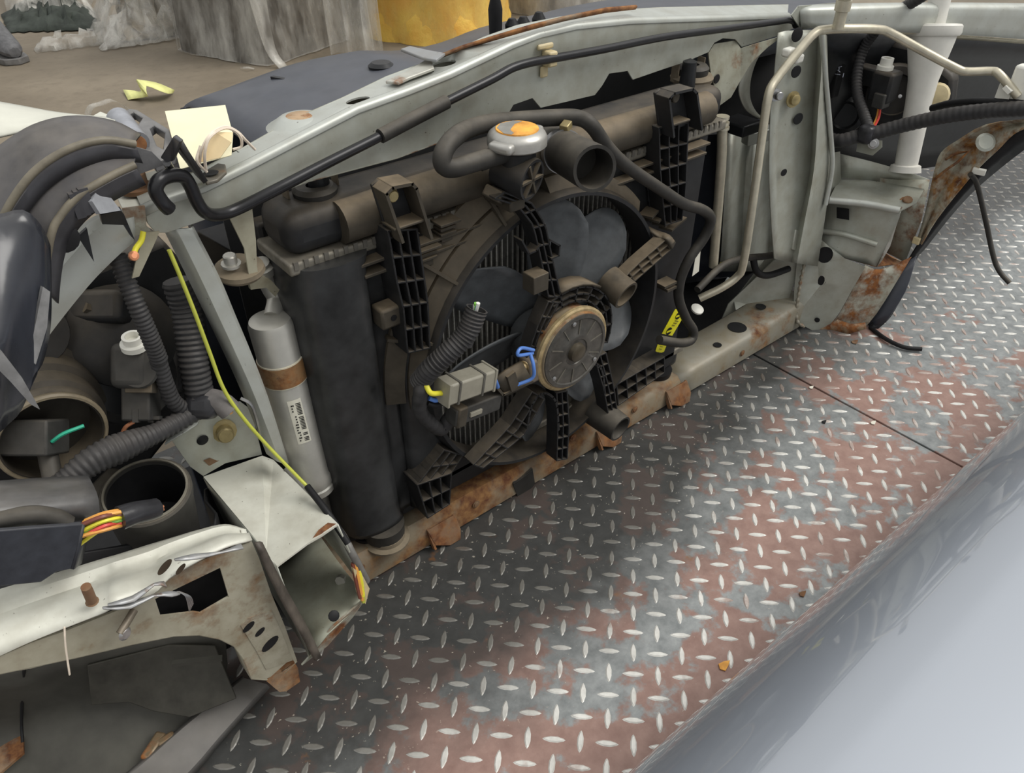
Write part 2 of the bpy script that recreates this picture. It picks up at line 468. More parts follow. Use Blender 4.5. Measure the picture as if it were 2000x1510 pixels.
def lozenge_mesh():
    vs_, fs = [], []; n = 10
    for h, sc in ((0, 1.0), (.0011, .62)):
        for k in range(n):
            a = 2 * math.pi * k / n; x = math.cos(a); y = math.sin(a)
            vs_.append((x * .0125 * (sc + (1 - sc) * .45), y * .0037 * (1 - .35 * x * x) * sc, h))
    for k in range(n): fs.append((k, (k + 1) % n, n + (k + 1) % n, n + k))
    fs.append(tuple(range(n, 2 * n)))
    me = bpy.data.meshes.new('tread_lozenge'); me.from_pydata(vs_, [], fs); me.materials.append(LZM); me.update(); return me
LME = lozenge_mesh()
angA, angB = math.atan2(LA.y, LA.x), math.atan2(LB.y, LB.x)
def steel_plate(label, x0, x1, y0, y1, off):
    pl = box('steel_floor_plate', ((x0 + x1) / 2, (y0 + y1) / 2, -.006), x1 - x0, y1 - y0, .012, PLM, bevel=.001)
    tag(pl, label, 'floor plate', kind='structure')
    pts = []
    for i in range(-70, 130):
        for j in range(-70, 130):
            p = LO + LA * i + LB * j + off
            if x0 + .012 < p.x < x1 - .012 and y0 + .012 < p.y < y1 - .012: pts.append((p, angA if (i + j) % 2 else angB))
    vis = sorted([q for q in pts if in_view(q[0]) and q[0].y > -.43 and not (q[0].y > .02 and q[0].x < .9)], key=lambda q: (q[0] - CAM).length)
    own = vis[:300]; ids = {id(q) for q in own}
    for p, a in own:
        o = bpy.data.objects.new('tread_lozenge', LME); COL.objects.link(o); o.location = p; o.rotation_euler = (0, 0, a + random.uniform(-.04, .04)); o.parent = pl
    v, f = [], []
    for q in pts:
        if id(q) in ids: continue
        p, a = q; b = len(v); ca, sa = math.cos(a), math.sin(a)
        for w in LME.vertices: v.append((p.x + w.co.x * ca - w.co.y * sa, p.y + w.co.x * sa + w.co.y * ca, w.co.z))
        for q_ in LME.polygons: f.append(tuple(i + b for i in q_.vertices))
    o = obj('tread_pattern', v, f, LZM, pl, smooth=False); o['kind'] = 'stuff'
    return pl
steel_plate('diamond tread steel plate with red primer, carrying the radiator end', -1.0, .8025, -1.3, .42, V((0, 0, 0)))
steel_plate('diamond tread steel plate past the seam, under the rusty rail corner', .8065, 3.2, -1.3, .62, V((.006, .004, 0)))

# ================================================================ lower crossmember
t = thing('lower_crossmember', 'long rusty steel crossmember lying on the tread plate under the radiator', 'crossmember', (.44, .03, 0))
def sec(x, h0, h1, y0=0.0):
    return [V((x, y0 + .004, .002)), V((x, y0, .006)), V((x, y0 + .002, h0 - .008)), V((x, y0 + .010, h0)), V((x, y0 + .070, h1)), V((x, y0 + .078, h1 - .008)), V((x, y0 + .080, .004))]
loft('beam', [sec(-.075, .050, .048), sec(.0, .050, .048), sec(.10, .048, .046), sec(.3, .045, .045), sec(.6, .045, .045)], beam_m, t, solid=.002, res=5)
loft('beam_end', [sec(.597, .0452, .0452), sec(.80, .048, .048), sec(.90, .054, .054), sec(.955, .058, .058)], paint('grimy_beam_paint', (.25, .235, .19), rust=.34, dirt=.8, metal=.1, scale=8, rcol=(.27, .14, .05)), t, solid=.002, res=5)
for x, y, rx, ry, z in ((.786, .035, .021, .012, .0468), (.868, .046, .012, .008, .0530), (.715, .022, .009, .006, .0465)):
    lathe('hole_rim', (x, y, z + .0022), (0, 0, 1), [(0, rx * .8), (.0006, rx * .8), (.0006, rx * .3), (0, 0)], rubber_dk, t, n=20)
for x, w, h, m in ((.585, .05, .036, rust_m), (.425, .045, .022, rust_m), (.115, .045, .036, rust_m)):
    slab('tow_tab', [V((x - w / 2, -.002, .036)), V((x + w / 2, -.002, .036)), V((x + w / 2, -.014, .018)), V((x + w * .45, -.016, .001)), V((x + w * .05, -.016, .001)), V((x - w * .4, -.012, .012))], .004, m, t, bevel=.001)
    for s in (-1, 1): boxes('tab_edge', [rib((x + s * w * .46, -.001, .034), (x + s * w * .42, -.014, .006), .003, .008)], m, t)
slab('rubber_patch', QY(-.002, (1003, 948), (1040, 915), (1045, 945), (1015, 980)), .003, rubber, t)
loft('rubber_patch', [QY(-.0025, (1003, 948), (1040, 920)), [aY(985, 900, .028), aY(1030, 885, .028)]], rubber, t, solid=.003)
slab('gusset', [V((.83, .072, .05)), V((.915, .072, .055)), V((.95, .06, .145)), V((.915, .072, .15)), V((.84, .086, .06))], .002, silver, t)
for px, py in ((705, 1110), (770, 1050), (930, 985), (1120, 855), (1240, 800), (1450, 690)):
    bolt('weld_nut', aY(px, py, -.001), (0, -1, 0), .004, rust_m, t, h=.0015)

# ================================================================ radiator
t = thing('radiator', 'black topped radiator standing upright in the cut car front', 'radiator', (.3, .06, .05))
box('core', (.305, .062, .255), .60, .024, .39, fin_m, t, bevel=.001)
k = 0
x = .095
TM = None
while x < .52:
    dz = math.sqrt(max(0, .2 ** 2 - (x - .31) ** 2))
    if dz > .02:
        if TM is None:
            TM = box('core_tube', (0, 0, 0), .0016, .004, 1.0, tube_m, t, bevel=0); o = TM
        else:
            o = TM.copy(); COL.objects.link(o)
        o.location = (x, .049, .245); o.scale = (1, 1, dz * 2)
    x += .0083
def tank(name, x0, x1, y0, y1, z0, z1, mat, b):
    return box(name, ((x0 + x1) / 2, (y0 + y1) / 2, (z0 + z1) / 2), x1 - x0, y1 - y0, z1 - z0, mat, t, bevel=b, seg=4)
top = tank('top_tank', -.010, .622, .022, .086, .455, .500, plastic, .016)
tank('crimp_rim', -.015, .626, .017, .090, .443, .456, plain('crimped_header', (.22, .205, .17), .55, .4, var=.35, dust=.5), .003)
cl = []
x = -.008
while x < .62:
    cl.append(boxv((x, .0175, .4535), .0045, .003, .008)); x += .0105
boxes('crimp_teeth', cl, plain('crimp_tooth', (.15, .14, .12), .6, .3, dust=.5), t)
tank('bottom_tank', -.004, .616, .026, .084, .050, .082, plastic_clean, .010)
tank('bottom_rim', -.008, .62, .022, .088, .078, .090, plain('crimped_header', (1, 1, 1)), .003)
tube('tank_tube', [(.045, .026, .478), (.28, .024, .482), (.585, .026, .478)], .021, plastic_dusty, t, n=16, res=2)
for x in (.045, .578):
    lathe('mount_pin', (x, .055, .495), (0, 0, 1), [(0, .011), (.036, .009), (.04, 0)], plastic_clean, t, n=16)
for x in (.028, .575):
    lathe('foot', (x, .03, .022), (0, 0, 1), [(0, .014), (.002, .026), (.012, .027), (.016, .016), (.03, .015)], dustrub if x < .1 else rubber, t, n=24)
    lathe('foot_pin', (x, .035, .03), (0, 0, 1), [(0, .02), (.026, .024)], rubber_dk, t, n=24)
lathe('foot', (.040, .012, .047), (0, 0, 1), [(0, .030), (.003, .030), (.005, .024), (.010, .023)], dustrub, t, n=28)
lathe('foot_pin', (.040, .016, .055), (0, 0, 1), [(0, .026), (.018, .027)], rubber, t, n=28)
# filler neck, cap and stub
cap = aY(1010, 257, -.030)
nk = lathe('filler_neck', cap, (0, 0, -1), [(.002, .023), (.014, .023), (.018, .019), (.048, .019), (.052, .017)], plastic, t, n=28)
c_ = lathe('pressure_cap', cap + V((0, 0, -.004)), (0, 0, 1), [(-.010, .027), (-.008, .0295), (.000, .0295), (.003, .028), (.006, .024), (.0075, .018), (.006, .012), (.006, 0)], cap_m, t, n=40)
for a in (0.4, 3.5):
    u = V((math.cos(a), math.sin(a), 0))
    box('cap_ear', cap + u * .029 + V((0, 0, -.007)), .014, .026, .010, cap_m, c_, ax=u, bevel=.004, seg=3)
lathe('warning_disc', cap + V((0, 0, .0022)), (0, 0, 1), [(0, .0215), (.0016, .0210), (.0016, 0)], orange_st, c_, n=28)
slab('worn_bare_patch', [cap + V((x_ * 1.2, y_ * 1.2, .0041)) for x_, y_ in ((-.017, -.004), (-.013, .010), (-.004, .0165), (.008, .015), (.013, .009), (.004, .008), (-.003, .003), (-.008, -.001), (-.010, -.008), (-.014, -.010))], .0005, cap_m, c_)
e0, e1 = aY(1015, 318, -.015), aY(1040, 352, -.05)
axs = (e1 - e0).normalized(); axs = V((.28, -.95, -.12)).normalized()
st = lathe('blanked_stub', e1 - axs * .04, axs, [(0, .019), (.036, .0215), (.040, .021), (.040, .018), (.037, .0175), (.037, 0)], plastic, t, n=28)
u_ = axs.orthogonal().normalized(); w_ = axs.cross(u_)
boxes('star_rib', [boxv(e1 - axs * .001, .038, .0026, .004, u_ * math.cos(a) + w_ * math.sin(a), axs) for a in (.2, 1.25, 2.3)], plastic_dusty, st)
tube('neck_pipe', [cap + V((0, 0, -.045)), cap + V((.012, .02, -.055)), cap + V((.03, .06, -.06))], .016, plastic, t, n=16)
tube('nozzle', [cap + V((-.015, .0, -.022)), cap + V((-.042, .004, -.026))], .0048, plastic, t, n=10, res=1)
for px, py, y, w, h in ((1415, 230, .06, .0, 0),):
    tube('pipe_elbow', [aY(1411, 240, .05), aY(1408, 330, .05), aY(1393, 520, .05)], .0075, alu_pipe, t, res=3)
    for q in (232, 243, 252): lathe('pipe_collar', aY(1411, q, .05), (0, 0, 1), [(0, .0095), (.004, .0095)], alu_pipe, t, n=14)

# ================================================================ fan shroud
t = thing('fan_shroud', 'black plastic fan shroud with ladder arms across the radiator', 'fan shroud', (.3, .02, .06))
CX, CZ = .298, .258
C3 = lambda r, a, y: V((CX + r * math.cos(a), y, CZ + r * math.sin(a)))
yS = .022
ring_hole = [C3(.190, 2 * math.pi * i / 64, yS) for i in range(64)]
slab('panel', [V(p) for p in ((.004, yS, .442), (.17, yS, .442), (.20, yS, .452), (.40, yS, .452), (.43, yS, .442), (.596, yS, .442), (.596, yS, .075), (.585, yS, .062), (.42, yS, .056), (.18, yS, .056), (.02, yS, .062), (.004, yS, .075))], .006, plastic, t, holes=[ring_hole], bevel=.001)
def yring(name, prof, mat, par, n=72):
    """a ring about the fan axis; prof of (y, r), closed"""
    return lathe(name, V((CX, 0, CZ)), (0, 1, 0), prof + [prof[0]], mat, par, n=n)
yring('venturi_ring', [(.026, .196), (-.006, .191), (-.012, .1885), (-.012, .184), (-.004, .183), (.03, .184)], plastic, t)
# stepped dusty rims at the upper left of the ring
def arc_step(a0, a1, r0, r1, y0, y1, mat, name='stepped_rim'):
    vs_, fs = [], []; n = 22
    for i in range(n + 1):
        a = math.radians(a0 + (a1 - a0) * i / n)
        for r, y in ((r0, yS), (r0, y0), (r1, y1), (r1, yS)): vs_.append(C3(r, a, y))
    for i in range(n):
        for k_ in range(4):
            fs.append((i * 4 + k_, i * 4 + (k_ + 1) % 4, i * 4 + 4 + (k_ + 1) % 4, i * 4 + 4 + k_))
    fs += [(0, 1, 2, 3), (n * 4 + 3, n * 4 + 2, n * 4 + 1, n * 4)]
    return obj(name, vs_, fs, mat, t)
arc_step(108, 186, .187, .207, -.006, .006, plastic_dusty)
arc_step(110, 182, .213, .232, .004, .016, plastic_dusty)
arc_step(40, 92, .188, .206, -.004, .008, plastic_dusty)
for a in (113, 138, 160):
    a = math.radians(a); boxes('radial_rib', [rib(C3(.188, a, -.008), C3(.236, a, .008), .0035, .014)], plastic_dusty, t)
for x_, z_, w_ in ((.155, .424, .20), (.16, .437, .22), (.49, .426, .17), (.505, .438, .15)): box('top_ledge', (x_, .013, z_), w_, .017, .0035, plastic_dusty, t, bevel=.0008)
# left wing with the tall rounded ridge
loft('wing_ridge', [[V((-.012 + dx, .075, z)), V((-.014 + dx, .040, z)), V((-.006 + dx, .014, z)), V((.016 + dx, .004, z)), V((.040 + dx, .003, z)), V((.056 + dx, .008, z)), V((.064 + dx, .019, z)), V((.085 + dx, .021, z))] for z, dx in ((.072, .008), (.080, .004), (.25, 0), (.42, 0), (.438, .001), (.447, .004))] + [[V((.03 + .04 * math.cos(a_), .05 - .01 * math.sin(a_), .449)) for a_ in (3.1, 2.9, 2.6, 2.1, 1.3, .8, .4, .1)]], panel_m, t, solid=.002, cres=4)
loft('wing_ridge', [[V((.085, .0205, z)), V((.092, .010, z)), V((.118, .006, z)), V((.135, .012, z)), V((.142, .021, z))] for z in (.07, .085, .25, .33)], panel_m, t, solid=.002, cres=4)
for px, py, s in ((782, 612, .024),):
    c = aY(px, py, -.001); b_ = box('mount_lug', c + V((-.010, .008, 0)), s * 1.15, .022, s, plastic_dusty, t, bevel=.003)
    lathe('lug_hole', c + V((-.010, -.0032, 0)), (0, -1, 0), [(0, .0035), (.0004, .0035), (.0004, 0)], rubber_dk, b_, n=12)
for px, py in ((880, 450), (842, 500)):
    c = aY(px, py, .0)
    boxes('clip_tower', [boxv(c + V((0, .010, .008)), .026, .024, .003), boxv(c + V((0, .012, .001)), .020, .018, .003), boxv(c + V((0, .012, -.005)), .020, .018, .003), boxv(c + V((0, .014, -.004)), .014, .014, .022)], plastic_dusty, t, bevel=.0006)
# ribbed brackets in the four corners
b1 = ladder('upper_bracket', QY(-.012, (759, 452), (775, 547), (789, 606), (797, 690)), QY(-.012, (815, 448), (827, 529), (836, 592), (840, 680)), .032, 6, plastic, t, mids=2, floor=True)
slab('bracket_head', QY(-.004, (726, 362), (738, 352), (772, 344), (783, 352), (814, 448), (760, 470)), .004, plastic, t, bevel=.001)
boxes('bracket_wall', [rib(p, q, .003, .026, V((0, -1, 0))) for p, q in zip(QY(.0, (726, 362), (738, 350), (776, 343), (784, 352)), QY(.0, (738, 350), (776, 343), (784, 352), (815, 448)))] + [rib(aY(726, 362, 0), aY(759, 455, 0), .003, .026, V((0, -1, 0)))], plastic_dusty, t)
box('bracket_shelf', aY(787, 432, -.012), .034, .024, .003, plastic_dusty, t)
bolt('bracket_bolt', aY(757, 377, -.005), (0, -1, 0), .006, zinc, t, h=.010)
ladder('upper_bracket', QY(-.006, (1288, 250), (1290, 330), (1296, 400), (1300, 440)), QY(-.006, (1345, 240), (1342, 310), (1340, 370), (1332, 430)), .026, 6, plastic, t, mids=2, floor=True)
slab('bracket_head', QY(-.002, (1280, 182), (1290, 174), (1326, 166), (1334, 174), (1345, 244), (1290, 262)), .004, plastic, t, bevel=.001)
boxes('bracket_wall', [rib(p, q, .003, .022, V((0, -1, 0))) for p, q in zip(QY(.0, (1280, 184), (1290, 174), (1326, 166), (1334, 174)), QY(.0, (1290, 174), (1326, 166), (1334, 174), (1345, 244)))] + [rib(aY(1280, 184, 0), aY(1290, 258, 0), .003, .022, V((0, -1, 0)))], plastic, t)
box('bracket_shelf', aY(1318, 236, -.01), .034, .02, .003, plastic_dusty, t)
bolt('bracket_bolt', aY(1308, 187, -.003), (0, -1, 0), .006, plastic_dusty, t, h=.010)
ladder('lower_bracket', QY(-.012, (816, 948), (836, 1012)), QY(-.012, (882, 925), (878, 985)), .032, 3, plastic, t, mids=2, floor=True)
ladder('lower_bracket', QY(-.010, (818, 945), (868, 880)), QY(-.010, (884, 922), (905, 890)), .028, 3, plastic, t, mids=2, floor=True)
ladder('lower_bracket', QY(-.004, (1205, 752), (1298, 698)), QY(-.004, (1208, 792), (1298, 728)), .026, 6, plastic, t, mids=1, floor=True)
boxes('side_fin', [rib(aY(1272 + i * 13, 428 + i * 8, -.004), aY(1300 + i * 13, 398 + i * 10, .01), .003, .02) for i in range(4)], plastic_dusty, t)
boxes('side_clip', [boxv(aY(1300, 552, .008), .026, .02, .004), boxv(aY(1303, 560, .008), .02, .02, .004)], plastic_dusty, t)
# arms carrying the motor
yA = -.034
ladder('motor_arm', QY(yA, (968, 388), (1012, 402), (1042, 440), (1056, 500), (1072, 580)), QY(yA, (986, 376), (1040, 398), (1066, 440), (1078, 500), (1096, 580)), .020, 8, plastic, t, n=14)
boxes('arm_root', [rib(aY(975, 384, yA), aY(1000, 398, .006), .012, .02), boxv(aY(985, 388, -.012), .02, .045, .012)], plastic_dusty, t, bevel=.002)
for pts in (((1020, 470), (1034, 496), (1048, 490), (1056, 478)), ((1076, 470), (1094, 480), (1092, 500), (1078, 506))):
    boxes('wire_hook', [rib(aY(*a, yA - .002), aY(*b, yA - .002), .002, .014) for a, b in zip(pts, pts[1:])], plastic, t)
arm = ladder('motor_arm', QY(yA, (1302, 468), (1240, 522), (1212, 552)), QY(yA, (1310, 488), (1246, 544), (1222, 566)), .018, 6, plastic_dusty, t, n=6, floor=True)
loft('arm_elbow', [[aY(1270, 452, -.012), aY(1262, 442, .0)], [aY(1290, 466, -.026), aY(1284, 452, -.01)], [aY(1302, 468, -.036), aY(1306, 460, -.024)], [aY(1312, 486, -.036), aY(1318, 474, -.022)]], plastic_dusty, t, solid=.003, res=3)
c1 = aY(1204, 572, yA)
lathe('cable_guide', c1 + V((.004, .022, .008)), V((.12, -1, -.32)), [(0, .020), (.034, .020), (.034, .0165), (.004, .0165)], plastic_dusty, t, n=26)
ladder('motor_arm', QY(yA, (1040, 766), (995, 835), (926, 908)), QY(yA, (1064, 780), (1022, 852), (944, 915)), .020, 7, plastic, t, n=8)
ladder('motor_arm', QY(yA, (1088, 768), (1090, 830), (1088, 900)), QY(yA, (1108, 764), (1112, 830), (1108, 896)), .022, 7, plastic, t, n=8)
ladder('motor_arm', QY(yA, (1162, 700), (1180, 760), (1192, 830)), QY(yA, (1184, 690), (1200, 760), (1208, 822)), .022, 8, plastic, t, n=8)
boxes('arch_rib', [rib(p, q, .003, .022) for p, q in zip(spline(QY(yA, (1030, 840), (1040, 790), (1062, 768), (1086, 785), (1092, 840)), 4), spline(QY(yA, (1030, 840), (1040, 790), (1062, 768), (1086, 785), (1092, 840)), 4)[1:])], plastic, t)
boxes('arch_rib', [rib(p, q, .003, .02) for p, q in zip(spline(QY(yA, (1140, 725), (1165, 712), (1178, 730), (1182, 770)), 4), spline(QY(yA, (1140, 725), (1165, 712), (1178, 730), (1182, 770)), 4)[1:])], plastic, t)
ladder('motor_arm', QY(yA, (1072, 590), (1050, 640), (1028, 705)), QY(yA, (1092, 592), (1062, 650), (1044, 710)), .018, 5, plastic, t, n=6)
box('arm_block', aY(1046, 548, yA), .022, .02, .022, plastic_dusty, t, bevel=.001)
# web of the motor carrier: two concentric rims with cells
ls = []
for r_ in (.0615, .070, .079):
    pts = [C3(r_, math.radians(a), yA) for a in range(-20, 120, 10)]
    ls += [rib(p, q, .002, .02) for p, q in zip(pts, pts[1:])]
for a in range(-20, 120, 20): ls.append(rib(C3(.06, math.radians(a), yA), C3(.079, math.radians(a), yA), .002, .02))
boxes('motor_carrier', ls, plastic, t)
boxes('arm_foot', [boxv(aY(1140, 640, -.02), .004, .02, .02)], plastic, t)
loft('carrier_cover', [[C3(.083, math.radians(a), -.036), C3(.083, math.radians(a), -.012)] for a in range(52, 112, 12)], plastic_dusty, t, solid=.003)
lathe('outlet_pipe', aY(1212, 838, -.052), V((-.08, 1, .12)), [(.045, .0), (.045, .0155), (.004, .0160), (.0, .0175), (.0, .0205), (.006, .021), (.05, .023)], rubber, t, n=26)
stk1 = slab('warning_sticker', QY(.0212, (1319, 604), (1333, 606), (1338, 611), (1336, 617), (1313, 656), (1293, 652)), .0006, yellow_l, t)
stk2 = slab('warning_sticker', QY(.0212, (1286, 669), (1303, 672), (1297, 687), (1292, 689), (1280, 687)), .0006, yellow_l, t)
sd_u, sd_v = (aY(1337, 610, .0205) - aY(1319, 604, .0205)).normalized(), (aY(1319, 604, .0205) - aY(1293, 652, .0205)).normalized()
for px, py, r_ in ((1325, 617, .0062), (1307, 647, .0066)):
    c = aY(px, py, .0206); slab('hazard_disc', ell(c, sd_u, sd_v, r_, r_, 18), .0004, ink, stk1)
    boxes('disc_slash', [boxv(c + V((0, -.0003, 0)), r_ * 1.9, .0005, r_ * .45, sd_u + sd_v * .5, sd_v)], yellow_l, stk1)
for k_ in range(3):
    c = aY(1322 - k_ * 3.2, 627 + k_ * 4.2, .0206); boxes('print_line', [boxv(c, .010 - .001 * k_, .0004, .0012, sd_u, sd_v)], plain('olive_print', (.25, .24, .03), .5, bmp=0), stk1)
for k_ in range(2):
    c = aY(1292 - k_ * 2, 677 + k_ * 5, .0206); boxes('print_line', [boxv(c, .008, .0004, .0012, sd_u, sd_v)], plain('olive_print', (1, 1, 1)), stk2)
slab('wing_label', QY(.0205, (1362, 482), (1370, 470), (1365, 530), (1352, 540)), .0006, label_m, t)
# ================================================================ fan and motor
t = thing('cooling_fan', 'grey bladed cooling fan with brown corroded motor at its centre', 'fan', (CX, 0, CZ))
def blade(a_deg):
    vs_, fs = [], []; nt_, ns = 9, 7
    for i in range(nt_):
        f = i / (nt_ - 1); r = .045 + f * .130
        ch = (.046 + .032 * math.sin(min(1, f * 1.1) * math.pi * .60)) * (1 - .30 * max(0, f - .86) / .14)
        sw = math.radians(6) * f ** 1.3
        for j in range(ns):
            s = j / (ns - 1) - .5
            rr = r - .012 * (s * 2) ** 2 * f
            a = math.radians(a_deg) + sw + s * ch / max(.05, r)
            vs_.append(C3(rr, a, .009 + s * ch * .42 + .004 * (1 - 4 * s * s)))
    for i in range(nt_ - 1):
        for j in range(ns - 1):
            q = i * ns + j; fs.append((q, q + 1, q + ns + 1, q + ns))
    return obj('blade', vs_, fs, blade_m, t, solid=.0022)
for a_ in (42, 78, 130, -20, -58, -101, 180): blade(a_)
lathe('hub', V((CX, .018, CZ)), (0, -1, 0), [(0, .050), (.024, .052), (.026, .046), (.026, .0)], blade_m, t, n=36)
mo = lathe('motor_can', V((CX, -.008, CZ)), (0, -1, 0), [(0, .048), (.004, .053), (.030, .054), (.031, .057), (.036, .057), (.037, .053), (.041, .052), (.042, .050)], motor_m, t, n=44)
lathe('can_lip', V((CX, -.039, CZ)), (0, -1, 0), [(0, .0562), (.0022, .0578), (.006, .0578), (.0075, .0555), (.0075, .052), (.0, .052), (0, .0562)], motor_lip, t, n=44)
fc = lathe('motor_cover', V((CX, -.0475, CZ)), (0, -1, 0), [(0, .0515), (.0035, .0505), (.0042, .046), (.003, .0445), (.003, .026), (.0042, .024), (.0042, .018), (.0030, .017), (.0030, .0)], motor_face, t, n=44)
boxes('cover_rib', [rib(C3(.018, a, -.0515), C3(.044, a, -.0515), .0014, .002) for a in [math.pi * 2 * i / 10 + .2 for i in range(10)]], plain('motor_rib', (.16, .15, .125), .45, .4), fc)
lathe('shaft_boss', V((CX, -.0500, CZ)), (0, -1, 0), [(0, .013), (.006, .0115), (.007, .009), (.007, 0)], plain('oily_boss', (.075, .062, .042), .4, .3), fc, n=24)
for a in (98, 215, 322):
    lathe('cover_screw', C3(.043, math.radians(a), -.0510), (0, -1, 0), [(0, .0032), (.001, .003), (.0018, .0015), (.0018, 0)], steel, fc, n=10)
box('terminal_block', C3(.061, math.radians(186), -.034), .018, .022, .034, plain('terminal_plastic', (.16, .13, .10), .5, var=.3, dust=.3), t, bevel=.004)
for dz in (.010, -.006): bolt('terminal_screw', C3(.0705, math.radians(186), -.036) + V((0, 0, dz)), (-1, -.3, 0), .0045, motor_lip, t)
tube('lead', Q3((1040, 690, -.046), (1012, 694, -.055), (1018, 680, -.052), (1042, 684, -.046)), .0022, wires['blue'], t, n=8)
tube('lead', Q3((1036, 692, -.05), (1042, 715, -.058), (1040, 738, -.058), (1010, 752, -.05)), .0022, wires['blue'], t, n=8)

# ---------------------------------------------------------------- fan wiring: plugs and conduit hanging on the arm
t = thing('fan_wiring', 'corrugated conduit and grey plug joining the fan motor leads', 'wiring', aY(900, 770, -.05))
tube('conduit', Q3((818, 748, -.035), (842, 720, -.05), (880, 685, -.06), (912, 650, -.065), (932, 602, -.066)), .0118, loom_m, t, n=14, ribs=.0042, hollow=.002)
for i, k_ in enumerate(('white', 'green', 'blue', 'white')):
    tube('cut_wire', Q3((926, 618, -.066), (930 + i * 2 - 2, 596 - (i % 2) * 4, -.067 - i * .001)), .0022, wires[k_], t, n=7, res=1)
tube('taped_lead', Q3((830, 730, -.04), (822, 765, -.045), (820, 800, -.042), (836, 822, -.038), (862, 838, -.034), (880, 812, -.036)), .0085, loom_m, t, n=10, ribs=.011, amp=.06)
p0, p1 = aY(862, 766, -.056), aY(955, 734, -.050)
g_ = box('grey_plug', (p0 + p1) / 2, (p1 - p0).length, .024, .026, conn_grey, t, ax=p1 - p0, bevel=.0025)
for f in (.02, .22, .72, .98):
    box('plug_band', p0 + (p1 - p0) * f, .003, .0262, .0282, conn_grey if f in (.02, .98) else plain('seam_dark', (.10, .095, .08), .6), g_, ax=p1 - p0, bevel=.0005)
p0, p1 = aY(880, 812, -.045), aY(968, 778, -.038)
k2 = box('black_plug', (p0 + p1) / 2, (p1 - p0).length, .02, .022, conn_blk, t, ax=p1 - p0, bevel=.002)
box('plug_latch', p0 + (p1 - p0) * .12, .014, .024, .026, plastic_dusty, k2, ax=p1 - p0, bevel=.002)
box('plug_latch', p0 + (p1 - p0) * .42 + V((0, -.011, 0)), .018, .003, .006, conn_grey, k2, ax=p1 - p0, bevel=.0005)
tube('lead', Q3((832, 752, -.05), (842, 768, -.057), (862, 768, -.056)), .0030, wires['yellow'], t, n=8)
tube('lead', Q3((838, 778, -.048), (850, 782, -.05), (866, 778, -.05)), .0026, wires['blue'], t, n=8)
tube('lead', Q3((836, 788, -.046), (850, 792, -.05), (868, 786, -.05)), .0030, rubber_dk, t, n=8)
tube('lead', Q3((954, 736, -.05), (966, 742, -.054), (972, 756, -.05)), .0026, wires['blue'], t, n=8)
loft('carrier_bracket', [[aY(962, 742, -.046), aY(990, 772, -.046)], [aY(990, 722, -.046), aY(1010, 762, -.046)], [aY(1018, 706, -.044), aY(1040, 745, -.044)]], plastic_dusty, t, solid=.004)
boxes('carrier_edge', [rib(aY(962, 746, -.050), aY(984, 772, -.050), .003, .012), rib(aY(984, 772, -.050), aY(1040, 746, -.050), .003, .012), rib(aY(1000, 736, -.052), aY(1006, 756, -.052), .012, .01)], plastic_dusty, t)
# ================================================================ upper tie bar
BY = [(278, .004), (440, .02), (600, .03), (1000, .072), (1200, .080), (1300, .075), (1560, .05)]
yb = lambda px: lerp_tab(BY, px)
def aB(px, py, off=0.0):
    # on the upright face of the tie bar, which runs slightly forward to the right
    r = ray(px, py); k = .085
    return CAM + r * ((.020 + off + k * CAM.x - CAM.y) / (r.y - k * r.x))
t = thing('upper_tie_bar', 'long silver pressed-steel tie bar across the top of the radiator', 'tie bar', (.3, .06, .5))
Tpx = [(281, 407), (326, 385), (397, 362), (491, 316), (597, 261), (700, 208), (800, 172), (881, 140), (951, 107), (1004, 82), (1056, 62), (1127, 46), (1232, 36), (1300, 34), (1420, 31), (1546, 27)]
Bpx = [(1560, 50), (1528, 67), (1475, 84), (1449, 92), (1437, 77), (1412, 75), (1395, 84), (1384, 102), (1340, 121), (1300, 134), (1236, 156), (1226, 139), (1190, 144), (1176, 168), (1162, 186), (1056, 211), (1040, 192), (1003, 205), (991, 226), (881, 270), (775, 309), (600, 355), (500, 393), (440, 415), (380, 437), (325, 455), (304, 455), (288, 436)]
Tt = [aB(a, b) for a, b in Tpx]
web_top = [p + V((0, .0005, -.006)) for p in Tt]
slab('web', web_top + [aB(a, b) for a, b in Bpx], .0018, silver, t, bevel=.0004, d=(0, 1, 0))
loft('fold', [[p + V((0, .0005, -.0065)), p + V((0, .0009, -.003)), p + V((0, .003, -.0008)), p + V((0, .0068, 0))] for p in Tt], silver_clean, t, solid=.0016, cres=3)
Fpx = [(262, 372), (318, 352), (385, 335), (470, 292), (575, 232), (668, 192), (755, 150), (830, 122), (893, 97), (945, 73), (1010, 50), (1090, 34), (1200, 20), (1290, 15), (1410, 12), (1540, 9)]
Ff = [aZ(a, b, p.z + .001) for (a, b), p in zip(Fpx, Tt)]
def topc(px, py, z): return aZ(px, py, z)
def tz(px): return lerp_tab([(a[0], p.z) for a, p in zip(Tpx, Tt)], px)
hol = []
for px, py, rx, ry in ((700, 203, .0135, .0085), (868, 127, .0155, .010), (835, 148, .0075, .005)):
    pass
front = [p + V((0, .0066, 0)) for p in Tt]
U, W = V((.97, .24, 0)).normalized(), V((-.24, .97, 0)).normalized()
for px, py, rx, ry in ((699, 196, .0135, .0072), (868, 124, .0150, .0085), (836, 141, .0072, .0045)):
    c = topc(px, py, tz(px) + .0005); hol.append(ell(c, U, W, rx, ry, 16))
slab('top_plate', front + Ff[::-1], .0016, silver_clean, t, holes=hol, d=(0, 0, -1))
loft('rear_flange', [[p, p + V((0, .004, -.004)), p + V((0, .005, -.030))] for p in Ff], silver, t, solid=.0016)
loft('under_lip', [[aB(a, b), aB(a, b) + V((0, .016, -.003))] for a, b in ((991, 226), (881, 270), (775, 309), (600, 355), (440, 415))], silver_rusty, t)
